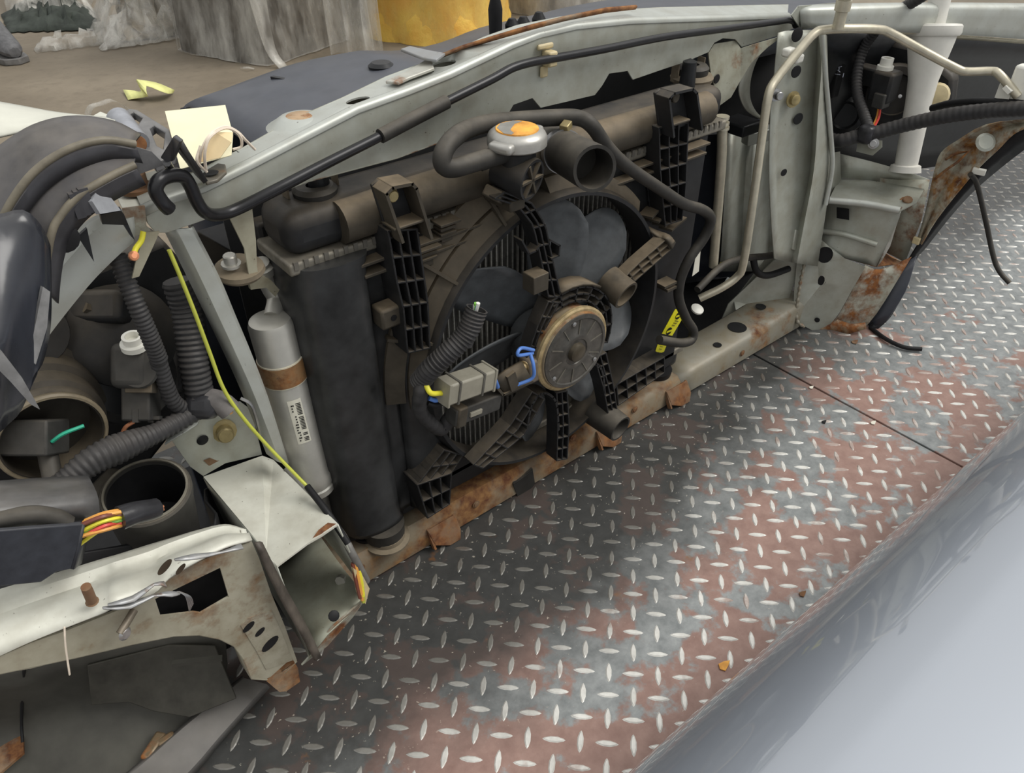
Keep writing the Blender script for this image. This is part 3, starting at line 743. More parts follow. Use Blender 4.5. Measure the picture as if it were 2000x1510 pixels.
c = topc(575, 250, tz(575)); bs = lathe('raised_boss', c + V((.012, .010, -.003)), (0, 0, 1), [(0, .032), (.004, .025), (.008, .019), (.009, .016), (.009, 0)], silver_clean, t, n=28)
lathe('boss_rust', c + V((.012, .011, .0055)), (0, 0, 1), [(0, .0135), (.0008, .012), (.0008, 0)], paint('pale_orange_rust', (.50, .34, .20), rust=.45, dirt=.4, scale=30), bs, n=20)
for px, py in ((475, 300), (495, 291)): lathe('drain_hole', topc(px, py, tz(px)) + V((0, .003, .0012)), (0, 0, 1), [(0, .0045), (.0005, .004), (.0005, 0)], rubber_dk, t, n=12)
tb = slab('rusty_tab', [topc(a, b, tz(a) + .006) for a, b in ((752, 158), (790, 140), (830, 117), (842, 118), (848, 132), (800, 150), (778, 160))], .003, paint('rusting_pale_plate', (.5, .5, .45), rust=.42, dirt=.4, scale=16), t, bevel=.001)
loft('rusty_flange', [[topc(a, b, tz(a) + .006), topc(a + 4, b - dy, tz(a) + .010)] for a, b, dy in ((842, 118, 4), (900, 96, 5), (960, 78, 6), (1030, 58, 7), (1100, 40, 7), (1180, 24, 8), (1240, 17, 6))], rusty, t, solid=.003)
slab('rusty_flange', [topc(a, b, tz(850) + .012) for a, b in ((782, 95), (800, 89), (836, 97), (870, 103), (852, 116), (826, 112))], .003, paint('bare_steel_tab', (.30, .31, .32), rust=.3, dirt=.3), t, bevel=.001)
# left end: end plate with rusty bolt
slab('end_plate', [aZ(a, b, .545) for a, b in ((222, 372), (235, 352), (330, 325), (352, 345), (326, 388), (262, 404), (240, 410))], .002, cream, t, bevel=.0005)
slab('end_plate', QY(.006, (240, 408), (283, 402), (286, 440), (296, 452), (262, 462), (244, 440)), .002, silver_rusty, t)
bolt('corner_bolt', aZ(270, 372, .547), (0, 0, 1), .009, rust_m, t, h=.014)
# cable bracket at the right end of the bar
slab('end_bracket', [aY(a, b, yb(a) + .02) for a, b in ((1546, 30), (1560, 12), (1640, 5), (1640, 45), (1605, 52), (1565, 58))], .002, silver, t)
slab('side_gusset', Q3((1384, 104, .077), (1395, 86, .08), (1437, 79, .085), (1447, 95, .08), (1475, 86, .066), (1530, 70, .055), (1500, 92, .06), (1468, 122, .065), (1446, 158, .07), (1428, 190, .075), (1406, 206, .078), (1398, 180, .078), (1388, 140, .077)), .002, paint('gusset_paint', (.42, .42, .34), rust=.27, dirt=.55, scale=14), t)
lathe('gusset_hole', aY(1400, 154, .0765), (0, -1, 0), [(0, .0065), (.0006, .006), (.0006, 0)], rubber_dk, t, n=14)
# rubber mount rings under the bar
for px, py, y, s in ((617, 384, .055, 1.0), (1352, 144, .074, 1.0)):
    c = aY(px, py, y); par = t
    mr = lathe('mount_ring', c + V((0, 0, -.010)), (0, 0, 1), [(0, .018), (.0, .027), (.006, .029), (.010, .026), (.010, .018), (0, .018)], dustrub, par, n=32)
    lathe('mount_grommet', c, (0, 0, 1), [(-.004, .008), (-.004, .020), (.008, .0215), (.012, .018), (.012, .008), (-.004, .008)], rubber, mr, n=28)
    for sx in (-1, 1): boxes('mount_strap', [boxv(c + V((sx * .026, .008, .004)), .002, .012, .024)], dustrub, par)
# bracket arm hanging under the left part of the bar
slab('hanging_arm', QY(.022, (446, 420), (492, 402), (500, 470), (502, 520), (506, 545), (488, 548), (478, 486)), .0025, paint('tan_bracket', (.42, .40, .30), rust=.2, dirt=.6), t)

fg_ = lathe('arm_flange', aY(468, 528, .040), (0, -.1, 1), [(-.004, .020), (.0, .023), (.004, .022), (.006, .012), (.012, .010), (.012, 0)], dustrub, t, n=28)
bolt('flange_bolt', aY(452, 518, .036), (0, -.1, 1), .006, alu, t, h=.010)
slab('arm_foot', Q3((484, 540, .03), (506, 536, .03), (530, 548, .045), (546, 566, .05), (538, 580, .05), (520, 562, .045), (490, 566, .035)), .003, paint('tan_bracket', (1, 1, 1)), t)
# ================================================================ prop rod lying along the bar
t = thing('hood_prop_rod', 'thin black prop rod with hooked end clipped along the tie bar', 'prop rod', aY(900, 180, .04))
ry = lambda px: yb(px) - .010
pts = Q3((330, 408, -.020), (318, 396, -.022), (304, 372, -.022), (312, 352, -.02), (335, 343, -.014), (358, 345, -.010), (372, 364, -.008), (384, 392, -.006), (400, 414, -.004), (424, 420, .002), (460, 410, .008)) + [aB(a, b, -.012) for a, b in ((540, 370), (640, 318), (745, 265), (870, 200), (960, 155), (1000, 133), (1036, 122), (1075, 115), (1180, 96), (1300, 72), (1420, 56), (1520, 42), (1545, 40), (1560, 52))]
tube('rod', pts, .0052, plain('black_rod_paint', (.016, .016, .018), .3, .3, var=.2, bmp=0), t, n=12, res=6, rad=[(0, .0056), (.42, .0052), (.55, .0046), (1, .0044)])
tube('grip_sleeve', [aB(a, b, -.013) for a, b in ((743, 266), (800, 236), (872, 199))], .0068, rubber, t, n=14, res=3)
cc = aB(1077, 115, -.010)
boxes('retaining_clip', [boxv(cc + V((0, .003, 0)), .012, .014, .016), boxv(cc + V((-.004, .006, .012)), .022, .004, .006), boxv(cc + V((-.004, .007, -.014)), .010, .004, .012)], clip_m, t, bevel=.002)
lathe('pivot_grommet', aB(1556, 40, -.012), (0, -1, 0), [(0, .011), (.006, .010), (.010, .006), (.010, 0)], rubber_dk, t, n=18)

# ================================================================ hoses
t = thing('overflow_hose', 'thin grey overflow hose looping from the filler neck to the shroud', 'hose', aY(1200, 300, -.02))
tube('hose', Q3((985, 300, -.03), (930, 316, -.035), (886, 328, -.036), (866, 322, -.034), (866, 298, -.03), (884, 272, -.022), (914, 252, -.004), (960, 240, .006), (1020, 234, .010), (1080, 230, .008), (1128, 230, -.002), (1156, 246, -.014), (1188, 290, -.018), (1225, 325, -.02), (1285, 366, -.02), (1335, 398, -.016), (1372, 410, -.012), (1388, 428, -.008), (1376, 462, -.004), (1346, 506, -.002), (1328, 550, 0), (1326, 585, 0), (1340, 622, -.002), (1354, 645, -.004), (1350, 664, -.006), (1328, 670, -.006), (1288, 664, -.002)), .0072, rubber, t, n=12, res=6, rad=[(0, .0092), (.35, .0088), (.5, .0075), (1, .0072)])
t = thing('radiator_hose', 'short thick black hose stub with its open end pointing out', 'hose', aY(1120, 300, -.02))
h0, h1 = aY(1070, 280, .03), aY(1162, 330, -.085)
tube('hose', [h0, h0 * .62 + h1 * .38, h1], .0215, rubber, t, n=28, res=3, hollow=.0035, rad=[(0, .0185), (.3, .0195), (.45, .0225), (1, .0235)])
hd = (h1 - h0).normalized()
lathe('hose_clamp', h0 + (h1 - h0) * .30, hd, [(0, .020), (.0, .0235), (.009, .0237), (.009, .020), (0, .020)], steel, t, n=28)
box('clamp_screw', h0 + (h1 - h0) * .33 + V((.004, 0, .026)), .012, .010, .008, zinc, t, ax=V((1, .4, .3)))

# ================================================================ receiver drier
t = thing('receiver_drier', 'grey aluminium receiver drier bottle with rusty clamp band', 'receiver drier', aY(610, 960, .045))
d0, d1 = aY(616, 955, .045), aY(526, 622, .050)
ax = (d1 - d0); ln = ax.length
lathe('bottle', d0, ax, [(0, .020), (.004, .024), (.012, .0245), (.014, .023), (.018, .0245), (.03, .0245), (.034, .0225), (ln - .006, .0225), (ln - .001, .0205), (ln, .017), (ln + .0005, .012), (ln + .0005, 0)], alu, t, n=36)
bd_ = lathe('clamp_band', d0 + ax * .70, ax, [(0, .0225), (0, .0240), (.024, .0240), (.024, .0225), (0, .0225)], paint('rusty_band', (.28, .15, .065), rust=.42, dirt=.5, metal=.1, scale=34, rcol=(.30, .13, .04)), t, n=36)
for h_ in (-.0015, .0235): lathe('band_edge', d0 + ax * .70 + ax.normalized() * h_, ax, [(0, .0225), (0, .0236), (.002, .0236), (.002, .0225), (0, .0225)], plain('chalky_corrosion', (.62, .58, .46), .8, var=.2), bd_, n=36)
tocam = (CAM - (d0 + ax * .35)); tocam = (tocam - ax.normalized() * tocam.dot(ax.normalized())).normalized(); sd = ax.normalized().cross(tocam)
lv, lf = [], []
for i in range(2):
    for k_ in range(5):
        a = (k_ - 2) * .16 + .10; lv.append(d0 + ax * (.38 + .25 * i) + tocam * (.0229 * math.cos(a)) + sd * (.0229 * math.sin(a)))
for k_ in range(4): lf.append((k_, k_ + 1, k_ + 6, k_ + 5))
lb = obj('printed_label', lv, lf, label_m, t)
an = ax.normalized()
def on_b(h, a, r=.0231): return d0 + ax * h + tocam * (r * math.cos(a)) + sd * (r * math.sin(a))
pr = []
for k_ in range(26):
    h = .395 + k_ * .0085; 
    if random.random() < .86: pr.append(boxv(on_b(h, .22), .0009, .0004, .0055, an, sd))
for row, a0 in ((0, .0), (1, -.07)):
    for k_ in range(14):
        if random.random() < .8: pr.append(boxv(on_b(.40 + k_ * .0155, a0), .0016, .0004, .0013, an, sd))
boxes('label_print', pr, ink, lb)
tube('inlet_pipe', [d1 + V((.006, .006, -.004)), aY(540, 585, .07), aY(528, 560, .075), aY(515, 528, .075)], .0095, alu, t, n=14)
lathe('inlet_fitting', aY(515, 530, .075), (-.2, -.2, 1), [(0, .013), (.008, .013), (.009, .009), (.012, .009), (.012, 0)], alu, t, n=18)
boxes('inlet_fin', [boxv(aY(541 + i * 3, 525 + i * 16, .085), .012, .012, .006) for i in range(1)], plastic, t)
tube('outlet_pipe', [d0 + V((.004, .004, .004)), d0 + V((.006, .006, -.05)), d0 + V((.02, .01, -.09))], .011, plain('grey_pipe', (.16, .155, .14), .5, dust=.3), t, n=14)
rk = thing('condenser_pipe_rack', 'black finned condenser header standing between drier and radiator', 'condenser', aY(575, 700, .09))
box('header', V((.0, .098, .30)), .022, .022, .34, plastic, rk, bevel=.004)
for i in range(7): box('header_fin', aY(552 + i * 6, 515 + i * 15, .088), .016, .014, .003, plastic, rk, bevel=.0004)
box('core', V((.30, .108, .27)), .58, .012, .36, fin_m, rk)

# ================================================================ things on the tie bar's left end: tag, latch bracket
t = thing('paper_tag', 'cream card tag tied with string standing on the tie bar', 'tag', aZ(390, 320, .56))
slab('card', [aZ(440, 205, .592), aZ(322, 217, .592), aZ(344, 300, .574), aZ(352, 330, .568), aZ(452, 303, .573), aZ(455, 262, .582)], .0006, paper, t, d=(.2, .4, -1))
slab('folded_flap', [aZ(a, b, z) for a, b, z in ((455, 258, .592), (452, 278, .588), (430, 308, .578), (385, 318, .575), (398, 285, .586), (420, 258, .594))], .0006, paper2, t)
tube('string', Q3((389, 322, .0), (395, 290, -.006), (412, 262, -.006), (438, 248, 0), (462, 256, .006), (480, 274, .01), (498, 292, .014)), .0012, string_m, t, n=6, res=5)
tube('string', Q3((402, 333, -.002), (400, 300, -.008), (410, 268, -.008), (440, 250, .0), (466, 262, .006), (472, 285, .01), (455, 292, .01)), .0012, string_m, t, n=6, res=5)
tube('string', Q3((404, 336, -.002), (385, 315, -.004), (392, 285, -.002)), .0012, string_m, t, n=6)
t = thing('latch_bracket', 'black folded steel bracket bolted to the bar beside the card tag', 'bracket', aZ(400, 340, .56))
bk = plain('black_bracket_paint', (.055, .055, .058), .36, .3, var=.2, dust=.3, dustcol=(.2, .2, .2))
slab('foot', [aZ(a, b, .562) for a, b in ((392, 342), (402, 356), (425, 350), (442, 334), (440, 320), (425, 318), (405, 330))], .003, paint('bracket_grime', (.13, .12, .10), rust=.3, dirt=.5, scale=14), t, bevel=.001)
loft('strap', [[aZ(402, 356, .563), aZ(384, 338, .563)], [aZ(366, 300, .590), aZ(352, 294, .590)], [aZ(352, 276, .604), aZ(338, 268, .604)]], bk, t, solid=.004)
slab('hook_plate', [aZ(a, b, z) for a, b, z in ((338, 266, .606), (352, 277, .606), (336, 316, .585), (326, 318, .585), (312, 308, .590))], .004, bk, t, bevel=.001)
tube('hook_wire', [aZ(326, 318, .585), aZ(332, 328, .578), aZ(340, 340, .572)], .003, bk, t, n=8)
lathe('slot', aZ(412, 337, .5635), (0, 0, 1), [(0, .006), (.0005, .005), (.0005, 0)], rubber_dk, t, n=14)

# ================================================================ bumper cover seen over the bar
t = thing('bumper_cover', 'dark blue-grey plastic bumper cover lying beyond the tie bar', 'bumper', (.3, .35, 0))
far = [(372, 210, .470), (400, 194, .485), (450, 176, .495), (520, 150, .505), (600, 122, .512), (690, 103, .520), (722, 101, .522), (790, 100, .522), (880, 82, .524), (960, 52, .526), (1060, 28, .526), (1160, 6, .524), (1290, -10, .52), (1400, -6, .51), (1560, -4, .50)]
secs = []
for a, b, z in far:
    p = aZ(a, b, z); i = p.copy(); q = lerp_tab([(x_[0], y_.y) for x_, y_ in zip(Tpx, Ff)], a + 60)
    n0 = V((p.x - .012, max(.135, q + .03), z + .006)); m0 = (p + n0) / 2 + V((0, 0, .006))
    secs.append([n0 + V((0, -.004, -.05)), n0 + V((0, .0, -.006)), n0 + V((0, .006, 0)), m0, p, p + V((-.01, .035, -.02)), p + V((-.02, .075, -.09)), p + V((-.02, .09, -.24)), p + V((-.02, .07, -.44))])
loft('cover', secs, bumper_m, t, solid=.003, res=3, cres=2)
c = aZ(745, 134, .5245); lathe('push_clip', c, (0, 0, 1), [(0, .016), (.004, .017), (.008, .012), (.008, 0)], plastic_clean, t, n=22)
boxes('slot_edge', [boxv(aZ(560, 157, .5095), .006, .05, .004, V((.9, .35, 0)))], plastic_clean, t)
for px, py, h in ((968, 68, .055), (1000, 66, .02), (1022, 62, .02), (1052, 56, .022)):
    c = aZ(px, py, .535); lathe('grille_clip', c, (0, 0, 1), [(0, .009), (h * .6, .010), (h, .005), (h, 0)], rubber_dk, t, n=14)
loft('inner_shelf', [[V((x_, .14, .42)), V((x_, .26, .40)), V((x_, .36, .30))] for x_ in (-.02, .2, .45, .6)], rubber_dk, t, solid=.003)
loft('front_skin', [[V((x_, .34 - .10 * ((x_ - .42) / .5) ** 4, z)) for z in (.34, .2, .06, .02)] + [V((x_, .26, .012))] for x_ in (-.12, 0, .2, .42, .64, .84, .98)], bumper_m, t, solid=.003)
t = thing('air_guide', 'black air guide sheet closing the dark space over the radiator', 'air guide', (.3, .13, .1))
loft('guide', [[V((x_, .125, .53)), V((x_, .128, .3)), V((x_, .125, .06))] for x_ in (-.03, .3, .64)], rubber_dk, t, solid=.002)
# ================================================================ right-hand side of the cut front
t = thing('support_post', 'tall grey-green upright steel post right of the radiator', 'post', (.9, .02, .06))
A_ = [(1520, 64, .055), (1512, 150, .045), (1505, 215, .040), (1502, 330, .028), (1506, 430, .018), (1512, 505, .010)]
B_ = [(1535, 60, .060), (1530, 150, .05), (1522, 215, .045), (1517, 330, .035), (1518, 430, .022), (1522, 508, .014)]
C_ = [(1598, 58, .060), (1594, 140, .05), (1588, 215, .042), (1582, 330, .030), (1562, 430, .020), (1545, 512, .012)]
D_ = [(1606, 60, .040), (1604, 140, .026), (1598, 215, .018), (1590, 330, .010), (1572, 430, .004), (1556, 514, .0)]
E_ = [(1614, 70, .055), (1616, 140, .045), (1620, 215, .035), (1626, 290, .025), (1614, 400, .012), (1596, 520, .004)]
loft('channel', [Q3(a, b, c, d, e) for a, b, c, d, e in zip(A_, B_, C_, D_, E_)], silver, t, solid=.002, res=4)
tube('edge_roll', Q3((1604, 58, .036), (1612, 150, .028), (1622, 260, .02), (1625, 330, .012), (1612, 400, .006)), .004, silver_clean, t, n=8)
for px, py, r_, y in ((1555, 140, .009, .046), (1559, 232, .009, .040), (1531, 337, .006, .030), (1557, 68, .010, .056)):
    lathe('post_hole', aY(px, py, y - .004), (-.3, -1, 0), [(0, r_), (.0006, r_ * .9), (.0006, 0)], rubber_dk, t, n=16)
bolt('post_bolt', aY(1548, 194, .038), (-.3, -1, .1), .008, zinc, t, h=.008)
bolt('pipe_clip', aY(1514, 185, .036), (-.4, -1, .1), .006, steel, t, h=.012)
for (px, py) in ((1541, 102), (1556, 114)):
    box('pipe_clamp', aY(px, py, .034), .018, .014, .012, white_p, t, bevel=.003)
slab('foot_step', Q3((1555, 448, .016), (1592, 462, .008), (1590, 500, .004), (1548, 488, .010)), .006, silver, t, bevel=.002)

t = thing('front_rail', 'cut silver chassis rail stub with rusty torn end beside the post', 'chassis rail', (1.03, 0, .08))
rx0, rx1, rz0, rz1 = .99, 1.085, .10, .245
# top, side (toward the radiator), floor and far side are separate sheets of one box
slab('top_sheet', [aZ(1618, 392, .245), aZ(1640, 346, .245), aZ(1700, 352, .25), aZ(1760, 362, .255), aZ(1806, 368, .258), aZ(1790, 396, .25), aZ(1757, 412, .243)], .002, silver, t)
loft('side_sheet', [[aZ(1618, 390, .245), aX(1612, 405, .992), aX(1606, 450, .985), aX(1600, 490, .975)], [aZ(1690, 400, .244), aX(1692, 412, 1.005), aX(1672, 470, 1.0), aX(1650, 504, .99)], [aZ(1757, 411, .243), aX(1757, 424, 1.03), aX(1732, 478, 1.03), aX(1711, 520, 1.03)]], silver, t, cres=3, res=3)
slab('square_hole', QX(.985, (1634, 405), (1658, 408), (1658, 430), (1634, 426)), .001, rubber_dk, t)
loft('far_sheet', [QX3((1640, 340, 1.09), (1640, 400, 1.09), (1640, 450, 1.09)), QX3((1760, 352, 1.10), (1760, 420, 1.10), (1745, 500, 1.10)), QX3((1816, 351, 1.11), (1800, 430, 1.11), (1768, 512, 1.11))], silver_rusty, t)
loft('floor_sheet', [QX3((1650, 504, .99), (1700, 480, 1.09)), QX3((1711, 521, 1.03), (1766, 514, 1.11))], rusty, t)
loft('torn_edge', [QX3((1757, 411, 1.03), (1762, 404, 1.03)), QX3((1742, 450, 1.03), (1750, 440, 1.035)), QX3((1726, 490, 1.03), (1738, 480, 1.035)), QX3((1712, 521, 1.03), (1722, 508, 1.035))], paint('torn_bare_edge', (.5, .5, .46), rust=.3, dirt=.5, scale=18), t, solid=.003)
loft('flange', [QX3((1640, 300, 1.06), (1640, 346, 1.06)), QX3((1700, 315, 1.09), (1700, 352, 1.09)), QX3((1770, 335, 1.11), (1765, 362, 1.11)), QX3((1814, 350, 1.12), (1806, 370, 1.12))], silver, t, res=3)
tube('rounded_edge', [aZ(1619, 391, .247), aZ(1690, 398, .247), aZ(1757, 411, .246)], .006, silver_clean, t, n=10, res=3)
tube('pressed_ridge', QX3((1604, 452, .982), (1650, 458, .990), (1712, 478, 1.012)), .005, silver, t, n=10, res=3)
bolt('rail_bolt', aX(1770, 396, 1.06), (-.4, -.3, 1), .008, rust_m, t)
loft('riser', [QX3((1618, 300, 1.0), (1618, 392, 1.0)), QX3((1640, 296, 1.05), (1642, 350, 1.05))], silver, t)

t = thing('rail_base', 'grey steel corner panel rusting away at its foot on the tread plate', 'body panel', (.97, -.03, 0))
hole_c = aX(1611, 498, .965)
slab('panel', QX3((1560, 470, .935), (1606, 470, .965), (1650, 505, .985), (1690, 522, 1.0), (1668, 560, 1.0), (1640, 610, .99), (1618, 640, .985), (1590, 658, .965), (1586, 645, .955), (1548, 625, .925), (1552, 560, .93)), .002, silver, t, holes=[ell(hole_c, V((.3, -.9, .2)).normalized(), V((0, .1, 1)).normalized(), .014, .016, 18), ell(aX(1604, 548, .962), V((.3, -.9, .2)).normalized(), V((0, .1, 1)).normalized(), .006, .010, 12)])
loft('outer_sheet', [QX3((1690, 518, 1.0), (1668, 560, 1.0), (1640, 612, .99), (1612, 650, .985)), QX3((1720, 526, 1.04), (1700, 570, 1.03), (1672, 618, 1.02), (1645, 650, 1.01)), QX3((1780, 502, 1.08), (1745, 560, 1.06), (1712, 612, 1.05), (1682, 648, 1.03))], paint('rotten_silver_paint', (.45, .45, .38), rust=.55, dirt=.6, scale=15), t, res=3, cres=2)
tube('weld_seam', QX3((1590, 440, .955), (1575, 500, .935), (1562, 560, .928), (1556, 622, .922), (1572, 640, .936)), .0035, paint('rough_weld', (.36, .34, .28), rust=.33, dirt=.7, scale=30), t, n=7, res=6, ribs=.011, amp=.35)
bp = paint('rusted_foot', (.34, .27, .18), rust=.6, dirt=.7, scale=22)
loft('foot', [QX3((1586, 628, .958), (1590, 660, .962)), QX3((1620, 620, .985), (1625, 655, .985)), QX3((1660, 632, 1.0), (1665, 650, 1.0)), QX3((1690, 630, 1.02), (1692, 642, 1.02))], bp, t, res=3)
lathe('hole', aX(1611, 498, .966), (-1, -.4, .1), [(0, .015), (.0006, .0145), (.0006, 0)], rubber_dk, t, n=20)
lathe('hole', aX(1604, 548, .963), (-1, -.4, .1), [(0, .009), (.0006, .0085), (.0006, 0)], rubber_dk, t, n=16)
lathe('hole', aX(1596, 625, .958), (-1, -.4, .1), [(0, .005), (.0006, .004), (.0006, 0)], rubber_dk, t, n=10)
slab('inner_wall', [V((.80, .085, .005)), V((.925, .03, .005)), V((.945, .03, .15)), V((.93, .045, .17)), V((.83, .09, .055))], .002, silver, t)

t = thing('wheel_apron', 'rust-eaten silver wheel apron strip rising beside the black bumper corner', 'body panel', (1.1, -.12, .2))
I_ = QX3((1788, 478, 1.07), (1806, 420, 1.08), (1824, 338, 1.09), (1838, 298, 1.10), (1870, 274, 1.10), (1926, 243, 1.10), (2010, 233, 1.10))
O_ = QX3((1800, 478, 1.07), (1830, 428, 1.08), (1880, 365, 1.09), (1915, 325, 1.10), (1950, 292, 1.10), (1980, 262, 1.10), (2014, 246, 1.10))
M_ = [(a + b) / 2 + V((.016, .006, -.004)) for a, b in zip(I_, O_)]
loft('strip', [[a, a * .8 + m * .2 + V((-.004, -.004, .004)), m, b] for a, m, b in zip(I_, M_, O_)], paint('apron_rot', (.46, .44, .36), rust=.5, dirt=.6, scale=16, rcol=(.38, .18, .04)), t, res=3)
c = aX(1925, 278, 1.09); lathe('boss', c, (-.6, -.5, .6), [(0, .015), (.002, .011), (.0014, .008), (.0014, 0)], silver, t, n=22)
pts_ = QX3((1822, 352, 1.085), (1850, 330, 1.088), (1868, 318, 1.09), (1890, 296, 1.09), (1868, 300, 1.095), (1846, 312, 1.095))
loft('torn_scab', [[a, a + V((-.012, -.006, .006))] for a in pts_], rusty, t, solid=.004)

t = thing('corner_bumper', 'black bumper corner with hanging wires at the far end', 'bumper', (1.15, -.05, 0))
loft('corner_skin', [QX3((2040, 225, 1.12), (2040, 270, 1.15)), QX3((1974, 262, 1.12), (1999, 292, 1.15)), QX3((1896, 348, 1.12), (1914, 360, 1.15)), QX3((1828, 430, 1.11), (1862, 414, 1.14)), QX3((1792, 480, 1.10), (1808, 482, 1.12)), QX3((1762, 530, 1.09), (1788, 506, 1.11)), QX3((1740, 570, 1.08), (1770, 560, 1.10)), QX3((1716, 612, 1.07), (1740, 618, 1.08)), QX3((1694, 642, 1.045), (1712, 645, 1.055))], plastic_clean, t, solid=.004, res=4)
loft('inner_skin', [QX3((1790, 500, 1.10), (1700, 560, 1.08)), QX3((1768, 570, 1.08), (1690, 610, 1.06)), QX3((1730, 630, 1.06), (1680, 645, 1.05))], bumper_m, t, solid=.003, res=3)
tube('hanging_wire', QX3((1895, 340, 1.09), (1908, 360, 1.11), (1925, 430, 1.13), (1940, 500, 1.14), (1952, 530, 1.14), (1972, 553, 1.14)), .0042, rubber, t, n=8)
tube('hanging_wire', [aX(1700, 640, 1.045), aZ(1730, 662, .006), aZ(1765, 678, .006), aZ(1800, 682, .006)], .004, rubber_dk, t, n=8)
box('white_clip', aX(1912, 335, 1.10), .006, .02, .010, white_p, t, ax=(1, .3, .2))
box('pale_clip', aX(1790, 470, 1.07), .006, .012, .012, clip_m, t)

t = thing('fender_flange', 'silver fender rail running along above the black inner panel', 'fender rail', (1.15, .1, .45))
loft('rail', [Q3((1560, 12, .08), (1562, 22, .07), (1564, 54, .068)), Q3((1650, 8, .05), (1652, 20, .04), (1652, 58, .038)), Q3((1780, 6, .02), (1782, 18, .01), (1784, 64, .006)), Q3((1900, 6, -.01), (1902, 20, -.02), (1905, 70, -.024)), Q3((2040, 8, -.05), (2042, 22, -.06), (2045, 80, -.062))], silver_clean, t, solid=.002, res=4, cres=3)
loft('lower_lip', [Q3((1650, 56, .042), (1650, 62, .06)), Q3((1784, 64, .01), (1784, 70, .03)), Q3((1905, 72, -.02), (1905, 78, .0)), Q3((2045, 82, -.058), (2045, 88, -.04))], plain('pale_seal', (.52, .48, .36), .6), t, solid=.002)
loft('black_inner_panel', [Q3((1600, 62, .10), (1590, 180, .12), (1600, 300, .13)), Q3((1784, 70, .07), (1784, 200, .09), (1790, 330, .10)), Q3((1905, 78, .04), (1905, 180, .06), (1905, 300, .05)), Q3((2050, 88, .0), (2050, 180, .02), (2050, 270, .0))], plastic_clean, t, solid=.003, res=3, cres=3)

t = thing('washer_filler_neck', 'tall white plastic washer filler neck with flat round cap', 'filler neck', aX(1770, 335, 1.12))
n1, n0 = aX(1822, 62, 1.12), aX(1768, 330, 1.09)
na = n1 - n0; nl = na.length
lathe('neck', n0, na, [(-.004, .026), (.006, .024), (.008, .0185), (nl * .5, .0205), (nl * .66, .023), (nl * .8, .029), (nl * .93, .035), (nl * .985, .037), (nl, .037)], washer_m, t, n=32)
cp = lathe('cap', n1, na, [(-.006, .040), (-.002, .0425), (.008, .0425), (.011, .040), (.012, .032), (.009, .024), (.011, .018), (.011, 0)], washer_m, t, n=40)
lathe('cap_stem', n1 + na.normalized() * .012, V((.0, .1, 1)), [(0, .016), (.07, .017), (.08, .012), (.08, 0)], washer_m, cp, n=24)

t = thing('air_conditioning_pipe', 'pale bent aluminium pipe crossing the upright post', 'pipe', aY(1470, 400, -.01))
tube('pipe', [aY(1366, 583, .03), aY(1410, 562, .01), aY(1440, 540, .0), aY(1452, 515, -.005), aY(1470, 400, .0), aY(1488, 270, .01), aY(1500, 190, .016), aY(1514, 158, .02), aY(1560, 100, .018), aY(1590, 66, .016), aY(1612, 58, .012), aX(1660, 56, .84), aX(1712, 57, .89), aX(1738, 64, .92), aX(1800, 98, .97), aX(1868, 134, 1.01), aX(1890, 140, 1.02), aX(1935, 139, 1.04), aX(1952, 146, 1.04), aX(1988, 188, 1.05)], .0062, alu_pipe, t, n=12, res=4)
q = aX(1636, 56, .82)
lathe('service_port', q, (0, 0, 1), [(0, .008), (.022, .008), (.023, .0105), (.036, .0105), (.037, .008), (.040, .008)], alu_pipe, t, n=18)
lathe('port_cap', q + V((0, 0, .040)), (0, 0, 1), [(0, .0105), (.022, .0105), (.024, .008), (.024, 0)], plastic_clean, t, n=18)
tube('low_pipe', Q3((1362, 566, .03), (1410, 520, .04), (1450, 505, .045), (1500, 500, .05), (1540, 490, .05)), .006, rubber, t, n=10)
tube('low_pipe', Q3((1470, 500, .05), (1478, 530, .04), (1500, 538, .035), (1540, 525, .03)), .006, rubber_dk, t, n=10)
box('end_fitting', aX(1994, 170, 1.06), .02, .03, .06, white_p, t, bevel=.004)
boxes('pipe_clip', [boxv(aX(1975, 172, 1.05), .006, .03, .012, (0, -.6, 1)), boxv(aX(1962, 180, 1.05), .004, .02, .02)], white_p, t)

t = thing('wiring_loom', 'taped grey wiring loom branching behind the post toward the fender', 'wiring loom', aX(1700, 262, 1.0))
tube('main_loom', QX3((1608, 272, .99), (1640, 275, .98), (1668, 268, .99), (1700, 262, 1.0), (1760, 246, 1.02), (1850, 226, 1.03), (1930, 216, 1.04), (2010, 212, 1.04)), .0115, loom_m, t, n=12, ribs=.009, amp=.05)
tube('upper_branch', QX3((1700, 258, 1.0), (1688, 225, 1.02), (1674, 180, 1.04), (1676, 130, 1.06), (1690, 90, 1.07), (1715, 55, 1.06), (1745, 28, 1.05), (1790, 0, 1.04), (1830, -24, 1.04)), .0088, loom_m, t, n=12, ribs=.006, amp=.08)
tube('thin_branch', QX3((1820, 212, 1.07), (1860, 202, 1.06), (1920, 198, 1.05), (2005, 204, 1.05)), .006, rubber_dk, t, n=8)
slab('loom_bracket', QX(1.0, (1676, 270), (1700, 272), (1722, 275), (1722, 288), (1704, 304), (1672, 296)), .002, silver, t)
bolt('bracket_bolt', aX(1706, 280, .998), (-1, -.4, .2), .006, steel, t)
bolt('loom_bolt', aX(1609, 272, .975), (-1, -.4, .1), .007, steel, t)
box('tape_joint', aX(1692, 262, .995), .026, .026, .03, tape_m, t, bevel=.008, seg=3)

